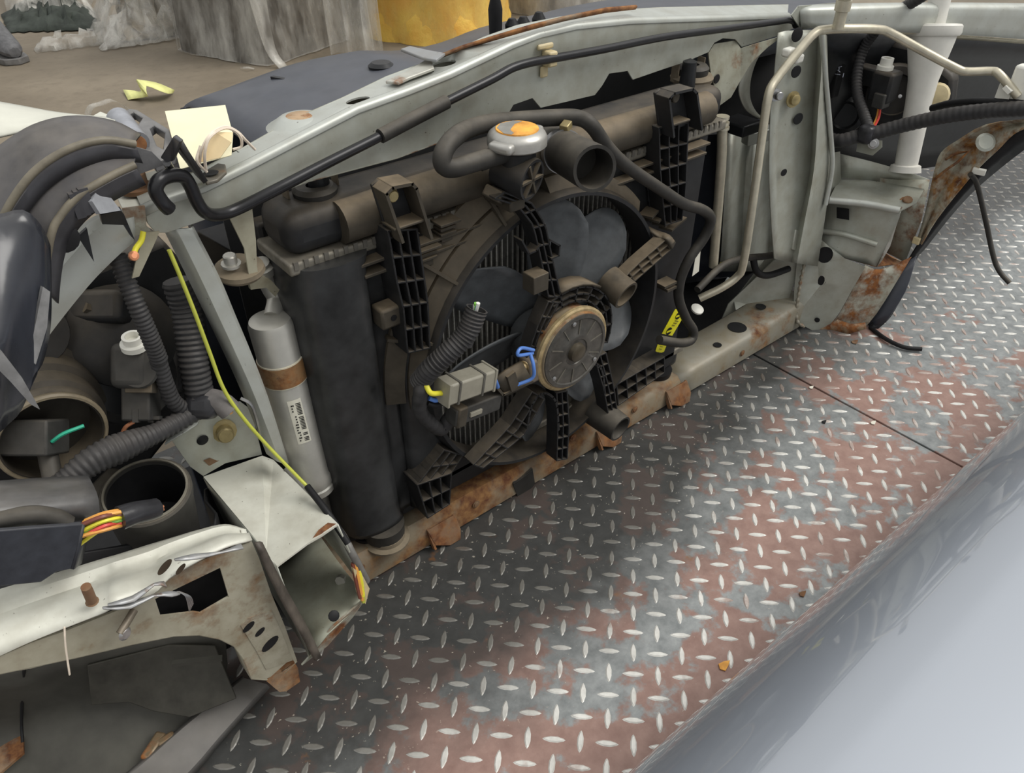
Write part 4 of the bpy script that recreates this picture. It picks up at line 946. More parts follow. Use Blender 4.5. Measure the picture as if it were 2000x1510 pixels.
t = thing('headlamp', 'back of the black headlamp housing behind the white filler neck', 'headlamp', aX(1720, 200, 1.1))
hc = aX(1700, 170, 1.13)
dv = (CAM - hc).normalized()
ol = QX(1.16, (1620, 80), (1700, 70), (1790, 90), (1860, 150), (1850, 230), (1760, 262), (1640, 262), (1612, 180))
slab('shell', ol, .03, plastic, t, bevel=.008)
lathe('bulb_cover', aX(1745, 185, 1.14), dv + V((-.2, -.2, .1)), [(0, .052), (.008, .050), (.014, .046), (.018, .034), (.012, .032), (.012, 0)], plastic, t, n=36)
lathe('bulb_cover', aX(1650, 225, 1.12), dv + V((-.2, -.2, .1)), [(0, .034), (.012, .032), (.018, .024), (.014, .02), (.014, 0)], plastic_clean, t, n=30)
mt = box('level_motor', aX(1728, 168, 1.06), .036, .036, .05, plastic, t, bevel=.005)
wc = lathe('adjuster_cap', aX(1730, 128, 1.06), (0, 0, 1), [(-.008, .013), (0, .013), (.001, .010), (.012, .010), (.012, .006), (.004, .006), (.004, 0)], white_p, mt, n=20)
box('plug', aX(1722, 195, 1.05), .026, .02, .024, conn_blk, mt, bevel=.002)
for k_, c_n in enumerate(('red', 'orange')): tube('wire', QX3((1720 - k_ * 3, 205, 1.05), (1716 - k_ * 4, 230, 1.05), (1706 - k_ * 3, 250, 1.03)), .002, wires[c_n], mt, n=6)
ml = box('marked_rib', aX(1632, 155, 1.05), .02, .016, .06, rubber_dk, t, bevel=.003)
chalk = plain('chalk_mark', (.5, .53, .62), .8, bmp=0)
cam_dir = (CAM - aX(1636, 142, 1.04)).normalized()
for nm, segs in (('letter_stroke', (((1631, 133), (1644, 130)), ((1631, 133), (1641, 141)), ((1639, 132), (1638, 138)), ((1630, 138), (1627, 148)), ((1630, 144), (1641, 146)), ((1648, 143), (1646, 151)))),):
    for (a, b) in segs: tube(nm, [aX(*a, 1.0405), aX(*b, 1.0405)], .0007, chalk, ml, n=5, res=1)
lathe('bulb_socket', aX(1830, 186, 1.13), dv, [(0, .02), (.012, .016), (.014, .008), (.014, 0)], clip_m, t, n=18)
boxes('rib_block', [boxv(aX(1665, 110, 1.12), .05, .04, .03), boxv(aX(1690, 145, 1.10), .03, .05, .03)], plastic, t, bevel=.004)
for px, py in ((1703, 172), (1732, 167), (1758, 188)): bolt('screw', aX(px, py, 1.05), dv, .002, steel, t)

# ---------------------------------------------------------------- between radiator and post
t = thing('ribbed_sheet', 'pale ribbed steel sheet behind the bent pipe', 'body panel', (.86, .18, .1))
rb = []
for i, px in enumerate((1408, 1422, 1436, 1446, 1458, 1470, 1484, 1498, 1512, 1530)):
    dy = .0 if i % 4 < 2 else .012
    rb.append(Q3((px + 14, 258 + i * 1.5, .17 + dy), (px, 500 + i * 2, .17 + dy), (px - 5, 530, .17 + dy)))
loft('sheet', rb, silver, t, solid=.002)
loft('top_return', [[r[0], r[0] + V((0, .02, .004)), r[0] + V((0, .06, -.01))] for r in rb], silver, t, solid=.002)
t = thing('headlamp_bracket', 'pale crescent steel flange in front of the dark opening by the post', 'bracket', aY(1460, 200, .10))
loft('crescent', [Q3((1512, 76, .10), (1500, 90, .10)), Q3((1482, 108, .10), (1466, 116, .10)), Q3((1466, 150, .10), (1446, 156, .10)), Q3((1464, 190, .10), (1444, 186, .10)), Q3((1476, 218, .10), (1458, 216, .10)), Q3((1496, 234, .10), (1482, 232, .10))], paint('pale_flange_paint', (.60, .61, .54), rust=.1, dirt=.3), t, solid=.003, res=4)
box('black_block', aY(1446, 245, .12), .05, .05, .018, plastic_clean, t, bevel=.003)
box('silver_bar', aY(1490, 262, .13), .07, .02, .02, silver_clean, t, ax=V((.8, -.3, .1)))
t = thing('under_cover', 'black floor cover between the radiator and the corner panel', 'under cover', (.75, .2, .01))
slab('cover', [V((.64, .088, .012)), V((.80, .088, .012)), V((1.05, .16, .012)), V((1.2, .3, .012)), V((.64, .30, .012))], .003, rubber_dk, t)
lathe('white_plug', aY(1361, 605, .05), (0, -.4, 1), [(0, .011), (.003, .011), (.005, .006), (.005, 0)], white_p, t, n=18)
box('yellow_tag', aY(1413, 514, .07), .020, .003, .007, yellow_l, t)
box('clear_clip', aY(1424, 550, .05), .010, .008, .014, plain('milky_clip', (.5, .53, .52), .4), t, ax=(.6, 0, .7))
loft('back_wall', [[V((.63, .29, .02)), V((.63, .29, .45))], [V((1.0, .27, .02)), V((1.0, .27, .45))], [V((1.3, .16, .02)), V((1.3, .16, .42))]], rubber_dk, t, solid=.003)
# ================================================================ left-hand side of the cut front
t = thing('front_rail', 'cut pale chassis rail stub with open box end near the drier', 'chassis rail', (-.1, -.03, .06))
slab('top_sheet', Q3((397, 931, .05), (512, 890, .05), (534, 898, .046), (660, 1024, -.098), (628, 1046, -.10), (600, 1062, -.098), (541, 1106, -.104), (520, 1078, -.08)), .002, cream, t)
loft('inner_side', [Q3((534, 900, .046), (600, 1010, .046)), Q3((600, 965, -.03), (655, 1075, -.03)), Q3((660, 1025, -.098), (718, 1160, -.098))], silver, t, res=2)
loft('outer_side', [Q3((398, 933, .05), (450, 1040, .05)), Q3((470, 1020, -.03), (520, 1140, -.03)), Q3((541, 1107, -.104), (606, 1282, -.104))], silver, t, res=2)
loft('floor_sheet', [Q3((520, 1100, .04), (560, 1090, .04), (620, 1040, .04)), Q3((570, 1195, -.05), (610, 1170, -.05), (670, 1110, -.05)), Q3((604, 1286, -.105), (640, 1240, -.105), (718, 1168, -.10))], paint('dull_inner_paint', (.40, .41, .33), rust=.18, dirt=.5), t, res=3)
lathe('drain_hole', aY(652, 1203, -.103), (-.1, -.8, .8), [(0, .006), (.0006, .005), (.0006, 0)], rubber_dk, t, n=12)
lathe('inner_nut', aY(668, 1130, -.06), (-.7, -.6, .3), [(0, .006), (.006, .006), (.006, 0)], alu, t, n=8)
slab('rust_chip', [p + V((0, -.0006, .0012)) for p in Q3((658, 1024, -.096), (640, 1022, -.09), (622, 1036, -.092), (606, 1058, -.096), (630, 1046, -.098))], .0008, rusty, t)
loft('torn_skirt', [Q3((498, 1060, -.108), (510, 1058, -.106)), Q3((520, 1110, -.112), (540, 1120, -.106)), Q3((555, 1180, -.115), (572, 1178, -.106)), Q3((590, 1240, -.115), (604, 1236, -.106)), Q3((616, 1290, -.112), (626, 1284, -.106))], plain('scorched_steel', (.10, .085, .07), .6, .2, var=.5, scale=40), t, solid=.003, res=3)
slab('lower_tab', Q3((520, 1330, -.10), (570, 1285, -.10), (582, 1305, -.10), (586, 1332, -.10), (560, 1350, -.105), (546, 1352, -.105)), .003, rusty, t)
slab('foot_sheet', Q3((606, 1282, -.104), (650, 1225, -.104), (690, 1190, -.104), (716, 1168, -.10), (690, 1205, -.098), (640, 1262, -.10), (590, 1300, -.104)), .002, silver_rusty, t)
for i, (cn, dx) in enumerate((('orange', 0), ('yellow', 5), ('brown', -4), ('orange', 3), ('lime', 7))):
    tube('frayed_strand', Q3((693 + dx, 1092 + i * 4, -.10), (700 + dx, 1130 + i * 3, -.104), (706 + dx * .6, 1160 + i * 4, -.106)), .0022, wires[cn], t, n=6)
slab('frayed_sleeve', Q3((690, 1110, -.104), (706, 1120, -.104), (722, 1150, -.104), (714, 1180, -.106), (700, 1160, -.106)), .004, clip_m, t)
tube('edge_cable', Q3((560, 915, .02), (620, 985, -.03), (665, 1040, -.075), (690, 1085, -.098), (716, 1135, -.10)), .0042, plain('grey_cable', (.14, .135, .125), .5), t, n=8)

t = thing('support_plate', 'silver bolted plate where the rail meets the upright stay', 'bracket', (-.12, .05, .24))
slab('plate', Q3((330, 852, .056), (360, 830, .056), (396, 806, .058), (470, 785, .06), (490, 800, .06), (512, 888, .056), (440, 905, .05), (397, 930, .050), (372, 912, .052)), .002, silver, t)
bolt('plate_bolt', aY(437, 840, .056), (-.2, -1, .2), .0085, zinc, t, h=.014)
lathe('plate_hole', aY(396, 860, .054), (0, -1, 0), [(0, .006), (.0006, .005), (.0006, 0)], rubber_dk, t, n=14)
slab('rust_spot', [aY(px, py, .0508) for px, py in ((398, 900), (410, 895), (424, 900), (440, 898), (436, 908), (420, 906), (408, 910))], .0006, rust_m, t)
loft('plate_fold', [Q3((330, 852, .056), (322, 868, .03)), Q3((396, 806, .058), (385, 830, .05))], silver_clean, t)

t = thing('radiator_stay', 'long silver upright stay running from the tie bar to the rail', 'stay', (-.07, .01, .24))
a_ = Q3((341, 447, .012), (388, 544, .012), (424, 620, .012), (458, 692, .010), (496, 777, .008), (545, 902, .004))
b_ = Q3((376, 445, .012), (427, 544, .012), (459, 620, .012), (490, 694, .010), (522, 778, .008), (563, 908, .004))
loft('face', [[a + V((-.004, .020, 0)), a + V((-.001, .003, 0)), a + (b - a) * .12, a + (b - a) * .88, b + V((.001, .003, 0)), b + V((.003, .016, 0))] for a, b in zip(a_, b_)], silver_clean, t, solid=.0018, res=4)
slab('rust_patch', [aY(px, py, .0085) for px, py in ((482, 730), (492, 726), (502, 734), (506, 748), (498, 752), (488, 742))], .0006, rust_m, t)
tube('wire_clip', Q3((470, 778, .0), (490, 790, -.006), (500, 815, -.006), (508, 850, -.004)), .0016, steel, t, n=6)

t = thing('lamp_support_arm', 'silver curved arm bending down from the tie bar by the headlamp', 'bracket', aY(180, 520, .02))
o_ = Q3((262, 425, .006), (196, 444, .006), (150, 490, .006), (98, 552, .004), (60, 610, .0))
i_ = Q3((262, 470, .006), (228, 499, .006), (172, 556, .006), (97, 650, .004), (62, 705, .0))
loft('arm', [[o + V((0, .02, .0)), o, i, i + V((0, .016, -.002))] for o, i in zip(o_, i_)], silver_clean, t, solid=.0018, res=5, cres=2)
slab('tan_strip', Q3((285, 455, -.002), (312, 452, -.002), (300, 480, -.004), (272, 540, -.004), (258, 544, -.004), (268, 500, -.004)), .002, paint('tan_bracket', (1, 1, 1)), t)
tube('earth_wire', Q3((280, 452, -.006), (276, 470, -.008), (266, 484, -.010), (262, 494, -.012)), .0022, wires['yellow'], t, n=8)
lathe('copper_end', aY(261, 500, -.013), (0, -1, .5), [(0, .0040), (.003, .0036), (.004, .002), (.004, 0)], copper, t, n=12)

# ---------------------------------------------------------------- headlamp back, left
t = thing('headlamp', 'back of the black headlamp with big round bulb cover by the fender liner', 'headlamp', aY(150, 850, .08))
slab('shell', QY(.10, (-30, 560), (100, 560), (200, 520), (320, 470), (400, 560), (420, 760), (330, 860), (250, 960), (100, 1000), (-30, 1000)), .05, plastic, t, bevel=.006)
bc = aY(104, 857, .020); bd = V((.04, -1, -.04))
bw = plain('brown_lamp_cover', (.035, .031, .026), .5, dust=.8, dustcol=(.17, .14, .10))
lathe('bulb_cover', bc, bd, [(-.075, .060), (-.055, .060), (-.052, .055), (-.034, .054), (-.031, .049), (-.016, .048), (-.013, .044), (-.004, .0435), (.0, .0415), (.0, .039), (-.025, .037), (-.028, .0)], bw, t, n=48)
lathe('cover_rim', bc, bd, [(-.004, .0435), (.0, .0438), (.0018, .0425), (.0018, .0405), (-.002, .040), (-.004, .0435)], plain('dull_brass', (.20, .165, .11), .5), t, n=48)
q_ = bc + V((-.006, .014, .004))
bs_ = box('bulb_socket', q_ + V((-.006, -.004, -.002)), .042, .034, .030, conn_blk, t, ax=RGT, az=UPV, bevel=.002)
tube('socket_wire', [q_ + V((.004, -.026, .002)), q_ + V((.014, -.03, .008)), q_ + V((.03, -.03, .008))], .0016, wires['teal'], bs_, n=6)
tube('socket_lead', Q3((92, 880, .02), (98, 910, .01), (105, 940, .0)), .008, rubber, bs_, n=10)
c2 = aY(245, 735, .075)
lathe('motor_seat', c2, (.1, -1, .5), [(0, .046), (.006, .044), (.012, .036), (.012, .0)], plastic_clean, t, n=36)
lathe('lamp_dome', aY(235, 655, .09), (.1, -1, .5), [(0, .05), (.012, .048), (.022, .03), (.022, 0)], plastic, t, n=30)
lathe('lamp_port', aY(60, 650, .08), (.1, -1, .4), [(0, .03), (.008, .028), (.01, .016), (.01, 0)], plastic, t, n=24)
lm = box('level_motor', aY(268, 715, .035), .034, .036, .040, conn_blk, t, ax=RGT, az=UPV, bevel=.007, seg=3)
lathe('motor_disc', aY(272, 720, .020), -FWD, [(0, .0175), (.003, .0165), (.003, 0)], conn_blk, lm, n=24)
lathe('adjuster_cap', aY(263, 674, .030), V((0, -.1, 1)), [(-.002, .0115), (.003, .0115), (.004, .0085), (.010, .0085), (.010, .006), (.004, .006), (.004, 0)], white_p, lm, n=24)
pg = box('level_plug', aY(276, 785, .03), .026, .024, .034, conn_blk, t, ax=RGT, az=UPV, bevel=.002)
box('plug_tab', aY(276, 757, .02), .024, .012, .010, plastic_dusty, pg, ax=RGT, az=UPV, bevel=.001)
lathe('tab_pin', aY(277, 755, .014), -FWD, [(0, .002), (.001, .0015), (.001, 0)], steel, pg, n=8)
boxes('plug_foot', [boxv(aY(px, 812, .018), .005, .006, .012, RGT, UPV) for px in (267, 297)] + [boxv(aY(282, 816, .02), .03, .006, .003, RGT, UPV)], conn_blk, pg)
tube('copper_wire', Q3((238, 848, .02), (246, 834, .02), (262, 824, .02)), .0018, copper, t, n=6)
for pts in (((165, 600), (200, 612), (220, 632)), ((150, 640), (185, 650), (210, 648)), ((180, 668), (186, 690), (180, 700))):
    tube('shell_rib', QY(.085, *pts), .005, plastic_dusty, t, n=6)
boxes('shell_block', [boxv(aY(185, 600, .095), .06, .03, .03, RGT, UPV)], plastic, t, bevel=.006)
boxes('shell_block', [boxv(aY(325, 720, .09), .03, .03, .05, RGT, UPV)], plastic, t, bevel=.006)

t = thing('wiring_loom', 'corrugated wiring looms joining in a taped knot by the headlamp', 'wiring loom', aY(385, 795, .02))
tube('corrugated_tube', Q3((228, 498, .02), (246, 545, .01), (268, 600, .0), (292, 655, -.002), (312, 705, .0)), .0075, loom_m, t, n=12, ribs=.0036, amp=.13, hollow=.002)
tube('corrugated_tube', Q3((345, 548, .05), (362, 600, .045), (372, 660, .035), (380, 720, .025), (392, 785, .018)), .0135, loom_m, t, n=14, ribs=.005, amp=.10)
tube('loom_branch', Q3((308, 700, .01), (322, 745, .012), (340, 785, .014), (368, 802, .016), (390, 800, .016)), .0075, loom_m, t, n=10, ribs=.0045, amp=.10)
tube('loom_branch', Q3((398, 795, .014), (350, 822, .010), (300, 848, .004), (240, 872, -.004), (180, 900, -.008), (130, 940, -.01), (100, 960, -.01)), .0095, loom_m, t, n=12, ribs=.005, amp=.09, rad=[(0, .009), (.35, .0095), (.6, .014), (1, .010)])
box('taped_knot', aY(396, 792, .012), .03, .024, .026, tape_m, t, ax=RGT, az=UPV, bevel=.009, seg=3)
tube('cut_stub', Q3((405, 780, .012), (430, 786, .004), (450, 802, -.002)), .011, plain('grey_tape', (.13, .12, .115), .6, var=.3), t, n=14, res=3, hollow=.003)
for i in range(9):
    tube('cut_wire', Q3((445, 799, -.001), (449 + (i % 3) * 3 - 3, 804 + (i // 3) * 3 - 3, -.006)), .0021, wires[('pink', 'red', 'pink', 'white', 'pink', 'brown', 'red', 'pink', 'orange')[i]], t, n=6, res=1)
t = thing('earth_cable', 'thin yellow-green wire running down along the silver stay', 'wire', aY(450, 770, 0))
tube('wire', Q3((330, 488, .004), (352, 540, .002), (380, 610, .0), (410, 690, -.002), (436, 758, -.006), (470, 810, -.010), (520, 868, -.014), (580, 930, -.03), (612, 962, -.045)), .0018, wires['lime'], t, n=8)
tube('sleeve', Q3((600, 950, -.04), (640, 1002, -.075), (680, 1062, -.102)), .0036, rubber_dk, t, n=8)

# ---------------------------------------------------------------- intake duct, relay box, cut wires
t = thing('intake_duct', 'round black intake duct with open mouth beside the pale rail', 'duct', aY(290, 1060, 0))
dc = aY(284, 958, .0); da = V((.0, -.16, 1)).normalized()
lathe('pipe', dc, da, [(-.085, .034), (-.04, .037), (-.02, .038), (-.008, .040), (-.002, .040), (.0, .0385), (.0, .0345), (-.004, .0340)], rubber, t, n=48, caps=False)
lathe('bore', dc, da, [(-.003, .0342), (-.06, .032), (-.082, .0)], rubber_dk, t, n=48, caps=False)
lathe('mouth_lip', dc, da, [(.0005, .0345), (.0018, .0350), (.0018, .0365), (.0005, .037), (.0005, .0345)], plain('worn_duct_edge', (.19, .175, .14), .5), t, n=48)
boxes('duct_ear', [boxv(dc + V((-.03, .034, -.006)), .05, .02, .012, V((.8, .6, 0)))], rubber, t, bevel=.004)
t = thing('relay_box', 'black relay box with scuffed grey lid at the headlamp', 'relay box', aY(90, 1060, -.10))
lid = plain('scuffed_grey_plastic', (.10, .10, .102), .42, var=.5, dust=.5, dustcol=(.2, .18, .15), scale=25)
bxp = plain('slate_plastic', (.040, .044, .054), .45, dust=.15)
loft('lid', [Q3((-40, 945, -.03), (-40, 985, -.075), (-40, 1012, -.085), (-40, 1030, -.08)), Q3((90, 936, -.03), (92, 975, -.075), (94, 1002, -.085), (94, 1022, -.08)), Q3((172, 932, -.03), (188, 965, -.072), (193, 996, -.082), (190, 1008, -.078))], lid, t, solid=.003, res=3, cres=3)
slab('front_wall', QY(-.10, (-40, 1040), (60, 1032), (162, 1024), (152, 1070), (140, 1112), (110, 1118), (80, 1138), (-40, 1150)), .004, bxp, t, bevel=.001)
loft('end_wall', [Q3((162, 1024, -.10), (152, 1070, -.10), (140, 1112, -.10)), Q3((172, 1010, -.05), (166, 1060, -.05), (156, 1100, -.05))], bxp, t, solid=.003)
tube('inner_cable', Q3((-20, 1020, -.085), (60, 1006, -.088), (110, 1012, -.09), (132, 1024, -.092)), .007, rubber, t, n=10)
t = thing('cut_wire_bundle', 'bundle of cut coloured wires in black tape by the duct mouth', 'wires', aY(230, 1020, -.09))
cols = ['orange', 'orange', 'brown', 'brown', 'white', 'yellow', 'yellow', 'green', 'red', 'red', 'pink', 'orange']
for i, cn in enumerate(cols):
    a0 = (166 - (i % 4) * 3, 1018 + i * 3.4); b0 = (238, 997 + i * 2.6)
    if i == 6: a0 = (154, 1064)
    tube('wire', Q3((a0[0], a0[1] + (0 if i < 9 else -8), -.094 - (i % 3) * .002), ((a0[0] + b0[0]) / 2, (a0[1] + b0[1]) / 2 - 4, -.098 - (i % 3) * .003), (b0[0], b0[1], -.098 - (i % 2) * .003)), .0017, wires[cn], t, n=6, res=4)
tube('tape_sleeve', Q3((234, 1012, -.099), (262, 1002, -.097), (292, 996, -.094), (306, 992, -.092)), .0092, tape_m, t, n=12, res=3, rad=[(0, .0095), (1, .0080)])
for i in range(5): tube('copper_end', Q3((304, 990 + i * 2, -.092), (316 + (i % 2) * 4, 986 + i * 3, -.092)), .0012, copper, t, n=5, res=1)

# ---------------------------------------------------------------- torn wheel apron
t = thing('wheel_apron', 'torn cream wheel apron with square window and rusty lower edge', 'body panel', aY(400, 1250, -.1))
win = QY(-.1, (303, 1170), (345, 1150), (430, 1109), (447, 1166), (392, 1198), (378, 1196), (314, 1204))
slab('face', QY(-.1, (-40, 1300), (60, 1256), (130, 1232), (200, 1204), (262, 1180), (310, 1140), (360, 1110), (430, 1080), (492, 1058), (506, 1090), (530, 1160), (556, 1222), (580, 1290), (560, 1308), (520, 1326), (492, 1326), (478, 1290), (458, 1262), (430, 1248), (390, 1240), (340, 1242), (260, 1258), (150, 1284), (60, 1306), (-40, 1324)), .0022, apron_m, t, holes=[win])
fl = [(-40, 1300, -.1), (60, 1254, -.102), (140, 1222, -.106), (205, 1196, -.112), (230, 1180, -.114), (300, 1160, -.112), (330, 1130, -.108), (380, 1100, -.106), (440, 1070, -.104), (492, 1056, -.102)]
bl = [(-40, 1165, -.055), (60, 1135, -.05), (140, 1112, -.045), (205, 1092, -.042), (230, 1085, -.042), (290, 1066, -.04), (330, 1054, -.04), (390, 1036, -.04), (440, 1026, -.042), (480, 1038, -.06)]
loft('shelf', [[aY(*f), aY(*f) * .75 + aY(*b) * .25 + V((0, 0, .006)), aY(*f) * .35 + aY(*b) * .65 + V((0, 0, -.002)), aY(*f) * .22 + aY(*b) * .78 + V((0, 0, .004)), aY(*b), aY(*b) + V((0, .004, -.012))] for f, b in zip(fl, bl)], cream, t, solid=.002, res=4, cres=2)
ss = paint('scraped_steel', (.42, .43, .44), rust=.25, dirt=.4, metal=.3, scale=25)
for pp in (((200, 1186), (250, 1178), (300, 1162), (330, 1155), (350, 1158)), ((210, 1180), (258, 1164), (300, 1140), (320, 1136)), ((340, 1092), (380, 1082), (430, 1078), (470, 1062))):
    q = QY(-.116, *pp); loft('torn_curl', [[p, p + V((0, -.003 - .002 * (i % 2), .001 - .003 * (i % 2)))] for i, p in enumerate(q)], ss, t, solid=.0012, res=2)
for px, py, r_ in ((322, 1108, .0085), (353, 1112, .006)): slab('shelf_hole', ell(aY(px, py, -.112), V((.8, .2, .35)), V((-.3, .2, .6)), r_, r_ * .5, 14), .0006, plain('hole_dark_brown', (.05, .035, .022), .8), t)
lathe('weld_stud', aY(180, 1175, -.105), (.05, -.2, 1), [(0, .005), (.001, .004), (.016, .004), (.022, .0038), (.022, 0)], rust_m, t, n=12)
tube('bent_pin', Q3((262, 1192, -.104), (245, 1220, -.112), (234, 1238, -.116)), .0032, plain('grey_pin', (.2, .17, .13), .5, .4), t, n=8)
lathe('pin_head', aY(244, 1238, -.116), (.5, -1, .1), [(0, .006), (.002, .004), (.002, 0)], steel, t, n=10)
for (px, py, r_, e) in ((486, 1225, .007, 1), (508, 1235, .006, 1), (528, 1258, .0105, 1)):
    slab('apron_hole', ell(aY(px, py, -.1012), V((.86, 0, .5)), V((-.5, 0, .86)), r_, r_ * .55, 14), .0006, rubber_dk, t)
slab('doubler', QY(-.1008, (470, 1222), (484, 1208), (530, 1192), (548, 1230), (572, 1290), (520, 1308), (500, 1270)), .0016, paint('doubler_paint', (.44, .42, .33), rust=.4, dirt=.6, scale=14), t)
for i in range(6): tube('frayed_thread', Q3((345 + i, 1155, -.112), (362 + i * 2, 1165, -.116), (370 + i * 1.5, 1195 - i * 3, -.116)), .0004, steel, t, n=4)
tube('hanging_fibre', Q3((126, 1225, -.108), (128, 1262, -.110), (136, 1318, -.11)), .0008, string_m, t, n=5)
loft('arch_return', [[p, p + V((0, .03, -.004))] for p in QY(-.1, (580, 1292), (540, 1330), (492, 1326), (478, 1290), (458, 1262), (430, 1248), (390, 1240), (340, 1242), (260, 1258), (150, 1284), (-40, 1324))], apron_m, t, solid=.002)

# black sheets added in place of the shade behind the apron and the rail
t = thing('shade_backing', 'added black guard closing the dark space behind the torn apron', 'shade sheet', (-.2, .0, 0))
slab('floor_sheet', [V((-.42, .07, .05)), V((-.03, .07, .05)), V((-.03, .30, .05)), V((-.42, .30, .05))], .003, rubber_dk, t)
loft('backing', [[V((-.31, .0, .28)), V((-.31, .02, .15)), V((-.31, .03, .014))], [V((-.25, -.01, .26)), V((-.25, .01, .14)), V((-.25, .02, .014))], [V((-.155, -.02, .235)), V((-.155, .0, .13)), V((-.155, .015, .014))], [V((-.14, .05, .22)), V((-.14, .05, .12)), V((-.14, .05, .012))], [V((-.05, .06, .2)), V((-.05, .06, .1)), V((-.05, .06, .012))]], rubber_dk, t, solid=.003, res=3)
# ---------------------------------------------------------------- fender liner and under tray
lnr = plain('scuffed_liner_plastic', (.050, .050, .056), .40, var=.6, dust=.6, dustcol=(.22, .20, .175), scale=18, bmp=.06)
t = thing('fender_liner', 'scuffed black fender liner arching over the headlamp', 'fender liner', aY(60, 500, -.02))
O1 = Q3((275, 264, .02), (222, 238, .02), (150, 228, .02), (80, 240, .02), (20, 272, .02), (-50, 330, .02), (-110, 420, .02))
I1 = Q3((262, 282, -.01), (200, 274, -.012), (132, 292, -.014), (72, 330, -.016), (30, 380, -.018), (-4, 440, -.02), (-30, 500, -.02))
loft('outer_arch', [[o + V((0, .02, -.01)), o, o * .5 + i * .5 + V((0, -.002, .002)), i, i + V((0, -.004, -.003)), i + V((.002, .0, -.014))] for o, i in zip(O1, I1)], lnr, t, solid=.002, res=4, cres=2)
O2 = Q3((268, 298, .0), (205, 292, -.004), (140, 312, -.006), (84, 352, -.008), (46, 400, -.010), (20, 450, -.012), (0, 520, -.012))
I2 = Q3((262, 322, -.022), (215, 344, -.024), (152, 382, -.026), (112, 428, -.028), (98, 462, -.03), (90, 510, -.03), (86, 560, -.03))
loft('inner_arch', [[o + V((0, .01, -.006)), o, o * .5 + i * .5, i, i + V((0, -.004, -.002)), i + V((.004, .002, -.016))] for o, i in zip(O2, I2)], lnr, t, solid=.002, res=4, cres=2)
loft('hanging_sheet', [Q3((-60, 400, -.03), (-10, 420, -.035), (44, 410, -.04), (78, 440, -.04), (96, 480, -.036)), Q3((-60, 500, -.05), (0, 520, -.06), (50, 520, -.055), (84, 540, -.05), (98, 560, -.04)), Q3((-60, 620, -.07), (-5, 620, -.08), (40, 600, -.07), (72, 620, -.06), (96, 640, -.05)), Q3((-60, 720, -.08), (-5, 700, -.09), (30, 690, -.08), (60, 690, -.07), (84, 700, -.06)), Q3((-60, 900, -.08), (-20, 860, -.09), (12, 830, -.085), (40, 800, -.08), (70, 730, -.07))], plain('glossy_liner_plastic', (.026, .029, .038), .24, var=.5, dust=.35, dustcol=(.16, .15, .14), scale=10, bmp=.05, spec=.6), t, solid=.002, res=4, cres=3)
bead = plain('worn_bead', (.17, .15, .11), .5, var=.3)
for E_ in (I1, I2): tube('edge_bead', [p + V((0, -.003, .001)) for p in E_[:-1]], .0028, bead, t, n=8, res=5)
slab('highlight_shard', Q3((-20, 665, -.10), (5, 690, -.102), (45, 742, -.102), (78, 800, -.10), (60, 790, -.10), (20, 745, -.102), (-20, 705, -.102)), .003, plain('pale_highlight_plastic', (.22, .22, .22), .45, var=.3), t)  # pale shards: highlight on the black liner put into their colour
slab('highlight_shard', Q3((84, 560, -.06), (98, 570, -.06), (92, 640, -.064), (70, 712, -.07), (54, 700, -.07), (64, 660, -.068)), .003, plain('pale_highlight_plastic', (1, 1, 1)), t)
slab('spike', Q3((152, 462, -.02), (170, 446, -.02), (184, 512, -.022)), .004, plastic_clean, t)
slab('spike', Q3((226, 415, -.02), (242, 418, -.02), (264, 470, -.02), (256, 462, -.02)), .004, plastic_clean, t)
slab('facet', Q3((194, 356, -.024), (236, 411, -.026), (196, 418, -.034), (180, 393, -.034)), .004, plain('grey_facet', (.30, .31, .33), .35), t)
slab('facet', Q3((196, 420, -.03), (238, 412, -.026), (250, 440, -.02), (200, 438, -.02)), .004, plastic_clean, t)
lathe('slot', aY(122, 464, -.026), (-.2, -1, .2), [(0, .011), (.001, .009), (.001, 0)], rubber_dk, t, n=16)
boxes('moulded_step', [boxv(aY(150 + i * 9, 400 - i * 5, -.028), .006, .006, .018) for i in range(3)], lnr, t)
pale = plain('pale_fender_skin', (.62, .62, .54), .4, var=.06)
t = thing('fender_tip', 'pale cream fender edge lying behind the liner arch', 'fender', aY(20, 240, .10))
loft('skin', [Q3((-60, 190, .12), (-60, 212, .09), (-60, 280, .06)), Q3((40, 208, .12), (40, 222, .09), (40, 258, .06)), Q3((120, 222, .12), (120, 228, .09), (120, 236, .06)), Q3((225, 232, .10), (225, 238, .08), (225, 243, .06))], pale, t, solid=.002, res=3, cres=3)
t = thing('liner_bracket', 'grey plastic bracket with two square windows at the liner tip', 'bracket', aY(290, 280, .03))
gb = plain('grey_bracket_plastic', (.13, .13, .135), .42, var=.3, dust=.4, dustcol=(.3, .28, .25))
slab('frame', [aZ(a, b, .575) for a, b in ((226, 226), (252, 212), (268, 214), (330, 252), (345, 300), (300, 318), (262, 268))], .008, gb, t, holes=[[aZ(a, b, .575) for a, b in ((244, 226), (260, 218), (278, 230), (268, 246))], [aZ(a, b, .575) for a, b in ((292, 250), (300, 244), (322, 258), (318, 290), (306, 284))]], bevel=.001)
tube('pin_housing', [aZ(232, 232, .588), aZ(268, 280, .580)], .0098, plain('satin_grey_barrel', (.30, .31, .34), .3, .3), t, n=20, res=1)
lathe('pin_screw', aZ(270, 281, .582), (-.1, -.9, .3), [(0, .0065), (.002, .006), (.002, 0)], rust_m, t, n=14)
slab('wedge', Q3((268, 288, -.004), (296, 296, -.004), (322, 322, -.004), (262, 344, -.006), (258, 330, -.006)), .004, gb, t)
slab('ring_tab', [aZ(a, b, .575) for a, b in ((182, 226), (196, 218), (216, 226), (220, 234), (190, 236))], .003, pale, t)

